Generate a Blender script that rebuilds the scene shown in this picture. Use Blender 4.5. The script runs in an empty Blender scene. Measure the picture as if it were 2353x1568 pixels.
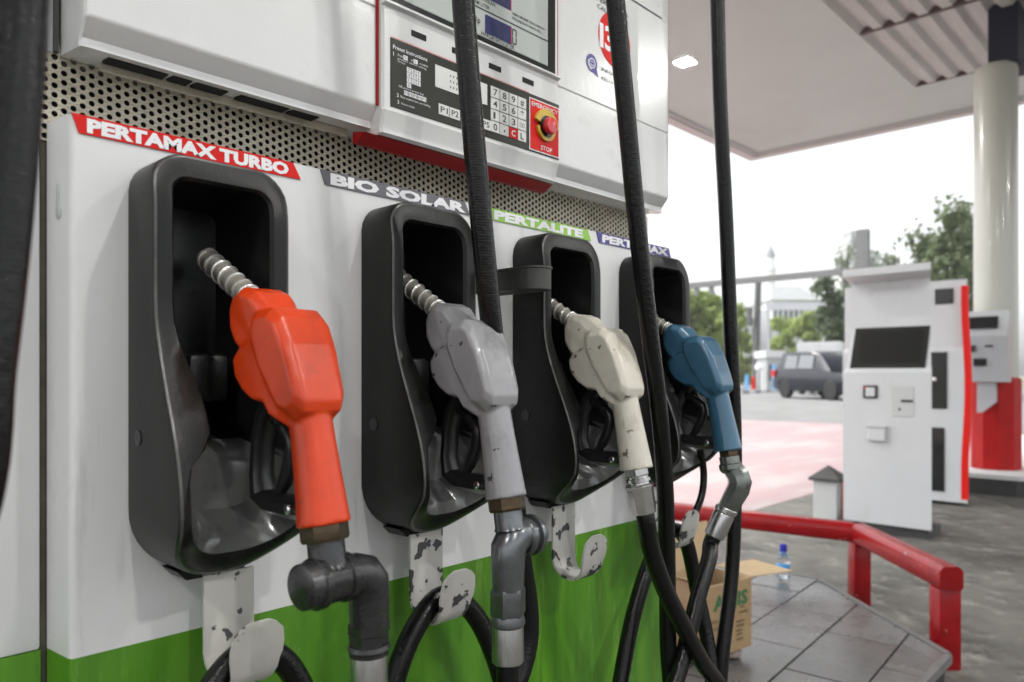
import bpy, bmesh, math, random
from mathutils import Vector, Matrix
R = math.radians
PI = math.pi
rnd = random.Random(7)
SC = bpy.context.scene
COL = SC.collection

# ------------------------------------------------------------------ camera
HC = 1.10                                   # eye height above the forecourt
YC = -0.797                                 # the pump front is the plane y = 0
cam = bpy.data.cameras.new('camera')
camo = bpy.data.objects.new('camera', cam)
COL.objects.link(camo)
cam.sensor_width = 36
cam.lens = 1720 / 2353 * 36
cam.shift_y = 77 / 2353
cam.clip_start = 0.05
cam.clip_end = 2000
camo.location = (0, YC, HC)
camo.rotation_euler = (R(90), 0, -R(90 - 43.58))
cam.dof.use_dof = True
cam.dof.focus_distance = 1.0
cam.dof.aperture_fstop = 5.0
SC.camera = camo

# ------------------------------------------------------------------ world, sun, exposure
W = bpy.data.worlds.new('World')
SC.world = W
W.use_nodes = True
nt = W.node_tree
bg = nt.nodes['Background']
sky = nt.nodes.new('ShaderNodeTexSky')
sky.sky_type = 'NISHITA'
sky.sun_disc = False
sky.sun_elevation = R(52)
sky.sun_rotation = R(-30)
sky.dust_density = 4.0
sky.air_density = 1.0
hs = nt.nodes.new('ShaderNodeHueSaturation')
hs.inputs['Saturation'].default_value = 0.12
nt.links.new(sky.outputs[0], hs.inputs['Color'])
nt.links.new(hs.outputs[0], bg.inputs['Color'])
bg.inputs['Strength'].default_value = 0.13
sl = bpy.data.lights.new('sun', 'SUN')
sl.energy = 1.2
sl.angle = R(20)
sl.color = (1, 0.97, 0.92)
so = bpy.data.objects.new('sun', sl)
COL.objects.link(so)
so.location = (20, 20, 40)
so.rotation_euler = (R(38), 0, R(150))
SC.view_settings.view_transform = 'Standard'
SC.view_settings.look = 'None'
SC.view_settings.exposure = 1.60
SC.view_settings.gamma = 1
SC.view_settings.use_curve_mapping = False
SC.render.engine = 'CYCLES'
SC.cycles.use_denoising = True
SC.cycles.max_bounces = 8
SC.cycles.sample_clamp_indirect = 8

# ------------------------------------------------------------------ helpers
FWD = Vector((math.cos(R(43.58)), math.sin(R(43.58)), 0))
RGT = Vector((math.sin(R(43.58)), -math.cos(R(43.58)), 0))


def ray(u, v):
    return FWD + RGT * ((u - 1176.5) / 1720) + Vector((0, 0, (861 - v) / 1720))


def onY(u, v, y):                           # point of the plane y = const
    d = ray(u, v)
    return Vector((0, YC, HC)) + d * ((y - YC) / d.y)


def far(u, depth, z=0.2):                   # ground point at a distance
    p = Vector((0, YC, HC)) + ray(u, 861) * depth
    p.z = z
    return p


MATS = {}


def mat(name, color, rough=0.5, metal=0.0, spec=0.5, coat=0.0, noise=0.0, nscale=8.0, bump=0.0, bscale=60.0,
        emit=None, estr=0.0, trans=0.0, color2=None, wave=None, stretch=None, rvar=0.0):
    m = bpy.data.materials.new(name)
    m.use_nodes = True
    t = m.node_tree
    b = t.nodes['Principled BSDF']
    c = (*color, 1) if len(color) == 3 else color
    b.inputs['Base Color'].default_value = c
    b.inputs['Roughness'].default_value = rough
    b.inputs['Metallic'].default_value = metal
    b.inputs['Specular IOR Level'].default_value = spec
    b.inputs['Coat Weight'].default_value = coat
    b.inputs['Coat Roughness'].default_value = 0.08
    if trans:
        b.inputs['Transmission Weight'].default_value = trans
    if emit:
        b.inputs['Emission Color'].default_value = (*emit, 1)
        b.inputs['Emission Strength'].default_value = estr
    tc = t.nodes.new('ShaderNodeTexCoord')
    src = tc.outputs['Object']
    if stretch:
        mp = t.nodes.new('ShaderNodeMapping')
        mp.inputs['Scale'].default_value = stretch
        t.links.new(src, mp.inputs['Vector'])
        src = mp.outputs['Vector']
    if noise > 0:
        n = t.nodes.new('ShaderNodeTexNoise')
        n.inputs['Scale'].default_value = nscale
        n.inputs['Detail'].default_value = 8
        n.inputs['Roughness'].default_value = 0.65
        t.links.new(src, n.inputs['Vector'])
        rp = t.nodes.new('ShaderNodeValToRGB')
        rp.color_ramp.elements[0].position = 0.3
        rp.color_ramp.elements[1].position = 0.7
        c2 = color2 if color2 else tuple(x * (1 - noise) for x in color[:3])
        rp.color_ramp.elements[0].color = (*c2, 1)
        rp.color_ramp.elements[1].color = c
        t.links.new(n.outputs['Fac'], rp.inputs['Fac'])
        t.links.new(rp.outputs['Color'], b.inputs['Base Color'])
        if rvar:
            mr = t.nodes.new('ShaderNodeMapRange')
            mr.inputs['To Min'].default_value = rough - rvar
            mr.inputs['To Max'].default_value = rough + rvar
            t.links.new(n.outputs['Fac'], mr.inputs['Value'])
            t.links.new(mr.outputs[0], b.inputs['Roughness'])
    if bump > 0:
        n2 = t.nodes.new('ShaderNodeTexNoise')
        n2.inputs['Scale'].default_value = bscale
        n2.inputs['Detail'].default_value = 4
        t.links.new(src, n2.inputs['Vector'])
        bp = t.nodes.new('ShaderNodeBump')
        bp.inputs['Strength'].default_value = bump
        bp.inputs['Distance'].default_value = 0.002
        t.links.new(n2.outputs['Fac'], bp.inputs['Height'])
        t.links.new(bp.outputs['Normal'], b.inputs['Normal'])
    MATS[name] = m
    return m


def chipped(name, paint, under, amount=0.42, scale=26.0, rough=0.45):
    """paint worn off in patches down to dark primer"""
    m = mat(name, paint, rough, bump=0.15, bscale=90)
    t = m.node_tree
    b = t.nodes['Principled BSDF']
    tc = t.nodes.new('ShaderNodeTexCoord')
    n = t.nodes.new('ShaderNodeTexNoise')
    n.inputs['Scale'].default_value = scale
    n.inputs['Detail'].default_value = 5
    t.links.new(tc.outputs['Object'], n.inputs['Vector'])
    rp = t.nodes.new('ShaderNodeValToRGB')
    rp.color_ramp.elements[0].position = amount
    rp.color_ramp.elements[1].position = amount + 0.015
    rp.color_ramp.elements[0].color = (*under, 1)
    rp.color_ramp.elements[1].color = (*paint, 1)
    t.links.new(n.outputs['Fac'], rp.inputs['Fac'])
    t.links.new(rp.outputs['Color'], b.inputs['Base Color'])
    return m


class B:
    """collects shapes, then links them as ONE mesh object"""

    def __init__(self):
        self.bm = bmesh.new()
        self.mi = 0

    def faces(self, vs, fs):
        v = [self.bm.verts.new(p) for p in vs]
        for f in fs:
            try:
                fc = self.bm.faces.new([v[i] for i in f])
                fc.material_index = self.mi
            except ValueError:
                pass
        return v

    def box(self, x0, x1, y0, y1, z0, z1, bev=0.0, seg=2, M=None):
        b2 = bmesh.new()
        bmesh.ops.create_cube(b2, size=1)
        for v in b2.verts:
            v.co = Vector(((x0 + x1) / 2 + v.co.x * (x1 - x0), (y0 + y1) / 2 + v.co.y * (y1 - y0),
                           (z0 + z1) / 2 + v.co.z * (z1 - z0)))
        if bev > 0:
            bmesh.ops.bevel(b2, geom=b2.edges[:], offset=bev, segments=seg, profile=0.5, affect='EDGES')
        self.merge(b2, M)
        return self

    def merge(self, b2, M=None):
        if M is not None:
            bmesh.ops.transform(b2, matrix=M, verts=b2.verts[:])
        b2.verts.index_update()
        self.faces([v.co.copy() for v in b2.verts], [[v.index for v in f.verts] for f in b2.faces])
        b2.free()

    def prism(self, pts, y0, y1, axis='y', M=None):
        """polygon in (a, b) swept along an axis: y -> (a, y, b), x -> (x, a, b), z -> (a, b, z)"""
        n = len(pts)
        def P(a, b, c):
            return (a, c, b) if axis == 'y' else ((c, a, b) if axis == 'x' else (a, b, c))
        vs = [P(a, b, y0) for a, b in pts] + [P(a, b, y1) for a, b in pts]
        fs = [list(range(n))[::-1], list(range(n, 2 * n))]
        fs += [[i, (i + 1) % n, n + (i + 1) % n, n + i] for i in range(n)]
        if M is not None:
            vs = [M @ Vector(v) for v in vs]
        self.faces(vs, fs)
        return self

    def rings(self, rings, cap0=True, cap1=True, closed=True):
        n = len(rings[0])
        vs = [p for r in rings for p in r]
        fs = []
        for k in range(len(rings) - 1):
            for i in range(n if closed else n - 1):
                j = (i + 1) % n
                fs.append([k * n + i, k * n + j, (k + 1) * n + j, (k + 1) * n + i])
        if cap0:
            fs.append(list(range(n))[::-1])
        if cap1:
            fs.append([(len(rings) - 1) * n + i for i in range(n)])
        self.faces(vs, fs)
        return self

    def tube(self, pts, rad, n=12, caps=True):
        pts = [Vector(p) for p in pts]
        if not isinstance(rad, (list, tuple)):
            rad = [rad] * len(pts)
        t0 = (pts[1] - pts[0]).normalized()
        up = Vector((0, 0, 1)) if abs(t0.z) < 0.9 else Vector((1, 0, 0))
        nrm = t0.cross(up).normalized()
        rings = []
        for k, p in enumerate(pts):
            if k == 0:
                t = t0
            elif k == len(pts) - 1:
                t = (pts[k] - pts[k - 1]).normalized()
            else:
                t = (pts[k + 1] - pts[k - 1]).normalized()
            nrm = (nrm - t * nrm.dot(t)).normalized()
            bn = t.cross(nrm)
            rings.append([p + (nrm * math.cos(2 * PI * i / n) + bn * math.sin(2 * PI * i / n)) * rad[k] for i in range(n)])
        self.rings(rings, caps, caps)
        return self

    def lathe(self, base, axis, prof, n=20):
        """prof: (distance along axis, radius)"""
        base = Vector(base)
        axis = Vector(axis).normalized()
        up = Vector((0, 0, 1)) if abs(axis.z) < 0.9 else Vector((1, 0, 0))
        a = axis.cross(up).normalized()
        b = axis.cross(a)
        rings = [[base + axis * d + (a * math.cos(2 * PI * i / n) + b * math.sin(2 * PI * i / n)) * r for i in range(n)]
                 for d, r in prof]
        self.rings(rings)
        return self

    def obj(self, name, mats, parent=None, smooth=35, wn=False, **tags):
        me = bpy.data.meshes.new(name)
        bmesh.ops.recalc_face_normals(self.bm, faces=self.bm.faces[:])
        self.bm.to_mesh(me)
        self.bm.free()
        for m in (mats if isinstance(mats, (list, tuple)) else [mats]):
            me.materials.append(m)
        if smooth:
            me.polygons.foreach_set('use_smooth', [True] * len(me.polygons))
            me.set_sharp_from_angle(angle=R(smooth))
        o = bpy.data.objects.new(name, me)
        COL.objects.link(o)
        if wn:
            md = o.modifiers.new('normals', 'WEIGHTED_NORMAL')
            md.keep_sharp = True
        adopt(o, parent)
        for k, v in tags.items():
            o[k] = v
        return o


def adopt(o, parent):
    if parent is not None:
        o.parent = parent
        if parent.parent is None:           # parts are modelled in world axes
            o.matrix_parent_inverse = Matrix.Translation(parent.location).inverted()


def tag(o, label, cat, group=None):
    o['label'] = label
    o['category'] = cat
    if group:
        o['group'] = group
    return o


def empty(name, loc, label, cat, group=None):
    o = bpy.data.objects.new(name, None)
    COL.objects.link(o)
    o.location = loc
    o.empty_display_size = 0.1
    return tag(o, label, cat, group)


def struct(o):
    o['kind'] = 'structure'
    return o


def spline(pts, per=8):
    """Catmull-Rom through points"""
    P = [Vector(p) for p in pts]
    P = [P[0] * 2 - P[1]] + P + [P[-1] * 2 - P[-2]]
    out = []
    for i in range(1, len(P) - 2):
        a, b, c, d = P[i - 1], P[i], P[i + 1], P[i + 2]
        t0 = 0.0
        t1 = t0 + max(1e-5, (b - a).length) ** 0.5
        t2 = t1 + max(1e-5, (c - b).length) ** 0.5
        t3 = t2 + max(1e-5, (d - c).length) ** 0.5
        for k in range(per):
            t = t1 + (t2 - t1) * k / per
            A1 = a * ((t1 - t) / (t1 - t0)) + b * ((t - t0) / (t1 - t0))
            A2 = b * ((t2 - t) / (t2 - t1)) + c * ((t - t1) / (t2 - t1))
            A3 = c * ((t3 - t) / (t3 - t2)) + d * ((t - t2) / (t3 - t2))
            B1 = A1 * ((t2 - t) / (t2 - t0)) + A2 * ((t - t0) / (t2 - t0))
            B2 = A2 * ((t3 - t) / (t3 - t1)) + A3 * ((t - t1) / (t3 - t1))
            out.append(B1 * ((t2 - t) / (t2 - t1)) + B2 * ((t - t1) / (t2 - t1)))
    out.append(P[-2])
    return out


def text_into(b, s, x0, z0, y, h, w=None, bold=0.0, shear=0.0, depth=0.0004, slant=0.0):
    """flat lettering in the plane y, baseline from (x0, z0), cap height h, optional width w; slant tilts the plane (dy per dz)"""
    cu = bpy.data.curves.new('lettering', 'FONT')
    cu.body = s
    cu.size = 1.0
    cu.offset = bold
    cu.resolution_u = 2
    o = bpy.data.objects.new('lettering', cu)
    COL.objects.link(o)
    dg = bpy.context.evaluated_depsgraph_get()
    me = bpy.data.meshes.new_from_object(o.evaluated_get(dg))
    xs = [v.co.x for v in me.vertices]
    if not xs:
        return
    lo, hi = min(xs), max(xs)
    k = h / 0.73
    kx = (w / (hi - lo)) if w else k
    vs = []
    for v in me.vertices:
        x = (v.co.x - lo) * kx + shear * v.co.y * k
        z = v.co.y * k
        vs.append((x0 + x, y + slant * z, z0 + z))
    b.faces(vs, [list(p.vertices) for p in me.polygons])
    bpy.data.objects.remove(o)
    bpy.data.curves.remove(cu)
    bpy.data.meshes.remove(me)


def quad(b, x0, x1, z0, z1, y):
    b.faces([(x0, y, z0), (x1, y, z0), (x1, y, z1), (x0, y, z1)], [[0, 1, 2, 3]])


# ------------------------------------------------------------------ materials
M_white = mat('white_paint', (0.73, 0.735, 0.73), 0.20, coat=0.5, noise=0.06, nscale=5, bump=0.10, bscale=140)
M_door = mat('door_white_paint', (0.74, 0.745, 0.745), 0.33, noise=0.07, nscale=4, bump=0.05, bscale=90)
M_green = mat('green_paint', (0.115, 0.31, 0.02), 0.33, noise=0.35, nscale=6, color2=(0.06, 0.21, 0.015), stretch=(3.6, 1, 0.5), bump=0.04)
M_boot = mat('black_boot_plastic', (0.009, 0.0094, 0.0088), 0.33, spec=0.30, noise=0.45, nscale=14, bump=0.12, bscale=260, rvar=0.08)
M_bowlreflect = mat('bowl_reflection_grey', (0.15, 0.155, 0.15), 0.2, spec=0.7, coat=0.4, noise=0.3, nscale=9)  # grey reflection in the black bowl, put into its base colour
M_bowl = mat('glossy_black_plastic', (0.012, 0.013, 0.013), 0.3, spec=0.4, noise=0.3, nscale=12, rvar=0.08)
M_edgehighlight = mat('worn_highlight_edge', (0.10, 0.10, 0.095), 0.28, noise=0.7, nscale=35, color2=(0.03, 0.03, 0.029))  # wear on the boot crease, with its highlight painted in as paler colour
M_dark = mat('dark_void', (0.006, 0.006, 0.006), 0.9)
M_blackplastic = mat('black_plastic', (0.012, 0.012, 0.013), 0.3, bump=0.05)
M_perf = mat('cream_perforated_metal', (0.62, 0.57, 0.46), 0.5, noise=0.2, nscale=14)
M_red = mat('red_paint', (0.45, 0.008, 0.008), 0.45, spec=0.25, noise=0.25, nscale=9)
M_redtrim = mat('red_trim', (0.33, 0.005, 0.008), 0.45, spec=0.25)
M_signred = mat('sign_red', (0.66, 0.012, 0.008), 0.45, spec=0.2)
M_signgrey = mat('sign_grey', (0.13, 0.13, 0.145), 0.35)
M_signgreen = mat('sign_green', (0.27, 0.55, 0.06), 0.35)
M_signblue = mat('sign_blue', (0.06, 0.045, 0.25), 0.35)
M_letter = mat('white_lettering', (0.82, 0.82, 0.84), 0.4)
M_ink = mat('black_lettering', (0.02, 0.02, 0.022), 0.5)
M_glass = mat('display_glass', (0.52, 0.55, 0.53), 0.08, coat=0.6)
M_frame = mat('display_border', (0.018, 0.02, 0.02), 0.12, coat=0.4)
M_keypad = mat('keypad_overlay', (0.026, 0.028, 0.017), 0.22, noise=0.3, nscale=7, spec=0.35)
M_key = mat('key_white', (0.72, 0.72, 0.70), 0.35, noise=0.08, nscale=60)
M_lcd = mat('blue_lcd', (0.05, 0.055, 0.16), 0.15)
M_lcdlt = mat('pale_lcd', (0.45, 0.49, 0.46), 0.2)
M_digit = mat('lcd_digit', (0.012, 0.014, 0.05), 0.3)
M_yellow = mat('yellow_ring', (0.65, 0.45, 0.05), 0.4, noise=0.2, nscale=60)
M_knob = mat('red_knob', (0.62, 0.02, 0.03), 0.25, coat=0.5)
M_rubber = mat('hose_rubber', (0.005, 0.005, 0.0053), 0.27, spec=0.34, bump=0.4, bscale=160, noise=0.3, nscale=30)
M_steel = mat('brushed_steel', (0.62, 0.62, 0.62), 0.28, metal=1, noise=0.25, nscale=40, stretch=(8, 8, 1), bump=0.05)
M_chrome = mat('chrome', (0.8, 0.8, 0.8), 0.12, metal=1, noise=0.2, nscale=30)
M_spring = mat('spout_steel', (0.50, 0.48, 0.42), 0.38, metal=0.55, noise=0.3, nscale=60)
M_coil = mat('bright_coil_wire', (0.75, 0.74, 0.70), 0.25, metal=0.7)
M_brass = mat('worn_brass', (0.12, 0.085, 0.05), 0.36, metal=0.7, noise=0.5, nscale=50)
M_gunmetal = mat('gunmetal_fitting', (0.045, 0.045, 0.047), 0.27, metal=0.35, spec=0.7, noise=0.6, nscale=32, bump=0.2, rvar=0.12)
M_greymetal = mat('grey_metal_fitting', (0.20, 0.21, 0.22), 0.28, metal=0.8, noise=0.35, nscale=45, bump=0.1)
M_greenmetal = mat('greenish_metal_fitting', (0.24, 0.26, 0.245), 0.26, metal=0.85, noise=0.4, nscale=40)
M_hook = chipped('chipped_white_paint', (0.55, 0.54, 0.51), (0.06, 0.06, 0.062), 0.42, 46)
M_hookclean = chipped('worn_white_paint', (0.55, 0.54, 0.50), (0.08, 0.08, 0.08), 0.365, 45)
M_concrete = mat('forecourt_concrete', (0.16, 0.155, 0.138), 0.75, noise=0.5, nscale=4.0, color2=(0.085, 0.082, 0.073), bump=0.5, bscale=90)
M_pink = mat('pink_pavement', (0.33, 0.205, 0.212), 0.5, noise=0.4, nscale=1.3, color2=(0.28, 0.205, 0.21), bump=0.3, bscale=60)
M_asphalt = mat('road_asphalt', (0.20, 0.20, 0.20), 0.8, noise=0.3, nscale=1.2, bump=0.3)
M_land = mat('far_land', (0.18, 0.2, 0.12), 0.9, noise=0.4, nscale=0.2)
M_tile = mat('island_tile', (0.15, 0.15, 0.148), 0.28, noise=0.45, nscale=5, color2=(0.09, 0.09, 0.088), bump=0.35, bscale=35, rvar=0.14)
M_tile2 = mat('island_tile_worn', (0.13, 0.13, 0.127), 0.25, noise=0.5, nscale=6, color2=(0.075, 0.074, 0.07), bump=0.4, bscale=30, rvar=0.12)
M_grout = mat('dark_grout', (0.03, 0.03, 0.03), 0.9)
M_kerb = mat('kerb_concrete', (0.33, 0.33, 0.32), 0.7, noise=0.4, nscale=9, bump=0.3)
M_edge = mat('steel_edge_trim', (0.17, 0.172, 0.17), 0.5, metal=0.2, noise=0.3, nscale=20)
M_soffit = mat('canopy_soffit', (0.50, 0.555, 0.53), 0.5, noise=0.08, nscale=0.8, bump=0.03)
M_sheet = mat('corrugated_sheet', (0.50, 0.51, 0.49), 0.5, noise=0.15, nscale=2)
M_board = mat('closure_board', (0.10, 0.075, 0.075), 0.8)
M_fascia = mat('canopy_fascia', (0.55, 0.54, 0.52), 0.5, noise=0.1, nscale=2)
M_column = mat('column_cladding', (0.50, 0.51, 0.46), 0.3, noise=0.08, nscale=2, coat=0.3)
M_navy = mat('navy_steel', (0.012, 0.016, 0.035), 0.6)
M_redguard = mat('red_gloss_guard', (0.30, 0.003, 0.006), 0.28, spec=0.3, coat=0.12, noise=0.35, nscale=10, bump=0.12, bscale=50)
M_lamp = mat('lamp_diffuser', (0.9, 0.9, 0.9), 0.4, emit=(1, 0.98, 0.95), estr=420)
M_kiosk = mat('kiosk_white', (0.56, 0.58, 0.60), 0.3, noise=0.05, nscale=2, coat=0.2)
M_screen = mat('dark_screen', (0.012, 0.013, 0.013), 0.15)
M_greypanel = mat('grey_panel', (0.48, 0.50, 0.50), 0.35)
M_plinth = mat('dark_plinth', (0.05, 0.05, 0.05), 0.6, noise=0.3)
M_card = mat('cardboard', (0.34, 0.23, 0.12), 0.75, noise=0.18, nscale=7, bump=0.15, bscale=60)
M_cardin = mat('cardboard_inside', (0.46, 0.34, 0.20), 0.75, noise=0.12, nscale=6)
M_cardink = mat('green_ink', (0.02, 0.12, 0.04), 0.6)
M_cardink2 = mat('olive_ink', (0.13, 0.09, 0.03), 0.7)
M_bottle = mat('clear_plastic', (0.9, 0.93, 0.95), 0.05, trans=1.0)
M_cap = mat('blue_cap', (0.02, 0.03, 0.35), 0.3)
M_label = mat('blue_label', (0.05, 0.30, 0.65), 0.4)
M_crate = mat('red_crate_plastic', (0.50, 0.02, 0.02), 0.4, noise=0.2, nscale=10)
M_stone = mat('rough_stone', (0.28, 0.22, 0.2), 0.8, noise=0.4, nscale=30, bump=0.5)
M_bark = mat('bark', (0.12, 0.10, 0.075), 0.9, noise=0.4, nscale=6)
M_wall = mat('pale_wall', (0.62, 0.63, 0.63), 0.8, noise=0.1, nscale=0.5)
M_wallgrey = mat('grey_wall', (0.42, 0.43, 0.43), 0.8, noise=0.15, nscale=0.5)
M_roof = mat('grey_roof', (0.33, 0.35, 0.35), 0.7, noise=0.2, nscale=1)
M_window = mat('window_glass', (0.08, 0.10, 0.12), 0.1)
M_car = mat('black_car_paint', (0.004, 0.006, 0.013), 0.2, spec=0.35, coat=0.15)
M_carglass = mat('car_glass', (0.05, 0.06, 0.07), 0.03, spec=1.0, coat=1.0)
M_tyre = mat('tyre_rubber', (0.015, 0.015, 0.015), 0.8)
M_rim = mat('alloy_rim', (0.55, 0.55, 0.56), 0.3, metal=0.8)
M_tail = mat('tail_lamp_red', (0.45, 0.01, 0.02), 0.2)
M_clearlamp = mat('clear_lamp', (0.75, 0.75, 0.75), 0.15)
M_van = mat('white_van_paint', (0.6, 0.61, 0.62), 0.3, coat=0.3)
M_pole = mat('dark_grey_pole', (0.11, 0.11, 0.11), 0.6, noise=0.2)
M_gantry = mat('grey_gantry_paint', (0.20, 0.21, 0.21), 0.5, noise=0.2)
M_gate = mat('white_gate_paint', (0.70, 0.70, 0.75), 0.5)
M_blue = mat('sky_blue_board', (0.12, 0.33, 0.60), 0.5)
M_nozzle = {
    'orange': mat('orange_cover', (0.70, 0.052, 0.004), 0.32, noise=0.2, nscale=16, bump=0.06, bscale=120),
    'grey': mat('grey_cover', (0.30, 0.30, 0.312), 0.25, noise=0.16, nscale=22, coat=0.25, bump=0.08, bscale=110),
    'cream': mat('cream_cover', (0.62, 0.585, 0.50), 0.33, noise=0.2, nscale=24, coat=0.15, bump=0.08, bscale=110),
    'blue': mat('blue_cover', (0.035, 0.118, 0.20), 0.28, noise=0.14, nscale=18, coat=0.3, bump=0.06, bscale=110)}


def scuffed(m, dark, thr=0.335, scale=60):
    """small dark nicks in a rubber cover"""
    t = m.node_tree
    b = t.nodes['Principled BSDF']
    old = b.inputs['Base Color'].links[0].from_socket
    tc = t.nodes.new('ShaderNodeTexCoord')
    n = t.nodes.new('ShaderNodeTexNoise')
    n.inputs['Scale'].default_value = scale
    n.inputs['Detail'].default_value = 6
    t.links.new(tc.outputs['Object'], n.inputs['Vector'])
    mr = t.nodes.new('ShaderNodeMapRange')
    mr.inputs['From Min'].default_value = thr
    mr.inputs['From Max'].default_value = thr + 0.02
    mr.inputs['To Min'].default_value = 1
    mr.inputs['To Max'].default_value = 0
    t.links.new(n.outputs['Fac'], mr.inputs['Value'])
    mx = t.nodes.new('ShaderNodeMix')
    mx.data_type = 'RGBA'
    t.links.new(mr.outputs[0], mx.inputs[0])
    t.links.new(old, mx.inputs[6])
    mx.inputs[7].default_value = (*dark, 1)
    t.links.new(mx.outputs[2], b.inputs['Base Color'])


scuffed(M_redguard, (0.42, 0.20, 0.18), 0.30, 38)
scuffed(M_nozzle['grey'], (0.06, 0.06, 0.07), 0.33)
scuffed(M_nozzle['cream'], (0.14, 0.12, 0.10), 0.34)
scuffed(M_nozzle['orange'], (0.45, 0.05, 0.02), 0.30)

def grime(m, colr, amount, scale, stretch, lo, hi):
    """a broken film of dirt with its own shape"""
    t = m.node_tree
    b = t.nodes['Principled BSDF']
    old = b.inputs['Base Color'].links[0].from_socket
    tc = t.nodes.new('ShaderNodeTexCoord')
    mp = t.nodes.new('ShaderNodeMapping')
    mp.inputs['Scale'].default_value = stretch
    t.links.new(tc.outputs['Object'], mp.inputs['Vector'])
    n = t.nodes.new('ShaderNodeTexNoise')
    n.inputs['Scale'].default_value = scale
    n.inputs['Detail'].default_value = 9
    n.inputs['Roughness'].default_value = 0.7
    t.links.new(mp.outputs[0], n.inputs['Vector'])
    mr = t.nodes.new('ShaderNodeMapRange')
    mr.inputs['From Min'].default_value = lo
    mr.inputs['From Max'].default_value = hi
    mr.inputs['To Min'].default_value = 0
    mr.inputs['To Max'].default_value = amount
    t.links.new(n.outputs['Fac'], mr.inputs['Value'])
    mx = t.nodes.new('ShaderNodeMix')
    mx.data_type = 'RGBA'
    t.links.new(mr.outputs[0], mx.inputs[0])
    t.links.new(old, mx.inputs[6])
    mx.inputs[7].default_value = (*colr, 1)
    t.links.new(mx.outputs[2], b.inputs['Base Color'])


grime(M_door, (0.30, 0.28, 0.24), 0.5, 7, (4, 1, 0.5), 0.56, 0.75)
grime(M_door, (0.10, 0.09, 0.08), 0.8, 95, (1, 1, 1), 0.70, 0.76)
grime(M_white, (0.34, 0.32, 0.28), 0.45, 6, (1.5, 1, 1.5), 0.58, 0.78)
grime(M_white, (0.12, 0.11, 0.10), 0.7, 110, (1, 1, 1), 0.71, 0.76)
grime(M_green, (0.30, 0.55, 0.10), 0.45, 9, (4, 1, 0.6), 0.55, 0.66)
grime(M_green, (0.03, 0.06, 0.012), 0.55, 11, (5, 1, 0.4), 0.57, 0.70)
grime(M_tile, (0.05, 0.048, 0.045), 0.8, 3.2, (1, 1, 1), 0.52, 0.70)
grime(M_tile2, (0.05, 0.048, 0.045), 0.8, 4.0, (1, 1, 1), 0.50, 0.68)
grime(M_tile, (0.34, 0.34, 0.34), 0.6, 16, (1, 4, 1), 0.60, 0.72)
grime(M_concrete, (0.035, 0.033, 0.03), 0.8, 1.6, (1, 1, 1), 0.48, 0.62)
grime(M_concrete, (0.27, 0.26, 0.23), 0.75, 6.5, (1, 1, 1), 0.53, 0.66)
grime(M_pink, (0.34, 0.31, 0.305), 0.85, 0.8, (0.6, 1.6, 1), 0.48, 0.62)
grime(M_perf, (0.16, 0.13, 0.08), 0.6, 12, (1, 1, 2), 0.52, 0.70)
grime(M_boot, (0.05, 0.05, 0.047), 0.5, 9, (2, 1, 1), 0.55, 0.75)
grime(M_bowlreflect, (0.03, 0.03, 0.03), 0.6, 18, (2, 1, 1), 0.56, 0.72)
grime(M_kiosk, (0.40, 0.39, 0.36), 0.5, 3, (1, 2, 0.7), 0.56, 0.76)
grime(M_soffit, (0.42, 0.43, 0.40), 0.6, 0.55, (1, 1, 1), 0.50, 0.70)
grime(M_nozzle['orange'], (0.30, 0.03, 0.01), 0.6, 20, (1, 1, 0.6), 0.56, 0.74)
grime(M_nozzle['grey'], (0.11, 0.11, 0.12), 0.6, 22, (1, 1, 0.6), 0.56, 0.72)
grime(M_nozzle['cream'], (0.26, 0.21, 0.16), 0.65, 22, (1, 1, 0.6), 0.55, 0.72)
grime(M_nozzle['blue'], (0.012, 0.045, 0.08), 0.6, 20, (1, 1, 0.6), 0.55, 0.72)
grime(M_card, (0.24, 0.15, 0.07), 0.5, 5, (1, 1, 1), 0.5, 0.7)

# hose: moulded ribs as fine relief
t = M_rubber.node_tree
tc = t.nodes.new('ShaderNodeTexCoord')
wv = t.nodes.new('ShaderNodeTexWave')
wv.bands_direction = 'Z'
wv.inputs['Scale'].default_value = 95
wv.inputs['Distortion'].default_value = 1.5
wv.inputs['Detail'].default_value = 1
t.links.new(tc.outputs['Object'], wv.inputs['Vector'])
bp2 = t.nodes.new('ShaderNodeBump')
bp2.inputs['Strength'].default_value = 0.08
bp2.inputs['Distance'].default_value = 0.001
t.links.new(wv.outputs['Fac'], bp2.inputs['Height'])
bb_ = t.nodes['Principled BSDF']
old_ = bb_.inputs['Normal'].links[0].from_socket
t.links.new(old_, bp2.inputs['Normal'])
t.links.new(bp2.outputs['Normal'], bb_.inputs['Normal'])

# ------------------------------------------------------------------ setting: ground
def sheet(name, x0, x1, y0, y1, z, m):
    b = B()
    b.faces([(x0, y0, z), (x1, y0, z), (x1, y1, z), (x0, y1, z)], [[0, 1, 2, 3]])
    return struct(b.obj(name, m, smooth=0))


sheet('forecourt_ground', -14, 17, -14, 14, 0, M_concrete)
sheet('pink_pavement', -4, 17, 1.95, 14, 0.004, M_pink)
b = B()
b.faces([(17, -14, 0), (20, -14, 0.2), (20, 14, 0.2), (17, 14, 0)], [[0, 1, 2, 3]])
struct(b.obj('driveway_ramp', M_asphalt, smooth=0))
sheet('road', 20, 60, -40, 60, 0.2, M_asphalt)
sheet('terrain', -440, 440, -440, 440, -0.02, M_land)
b = B()
b.box(38, 438, -300, 300, -0.01, 0.17)
struct(b.obj('far_verge', M_land, smooth=0))

sheet('unseen_front_street', -40, 60, -60, -14, 0.01, M_asphalt)  # out of view; added as bright ground for the boots to reflect

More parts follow.
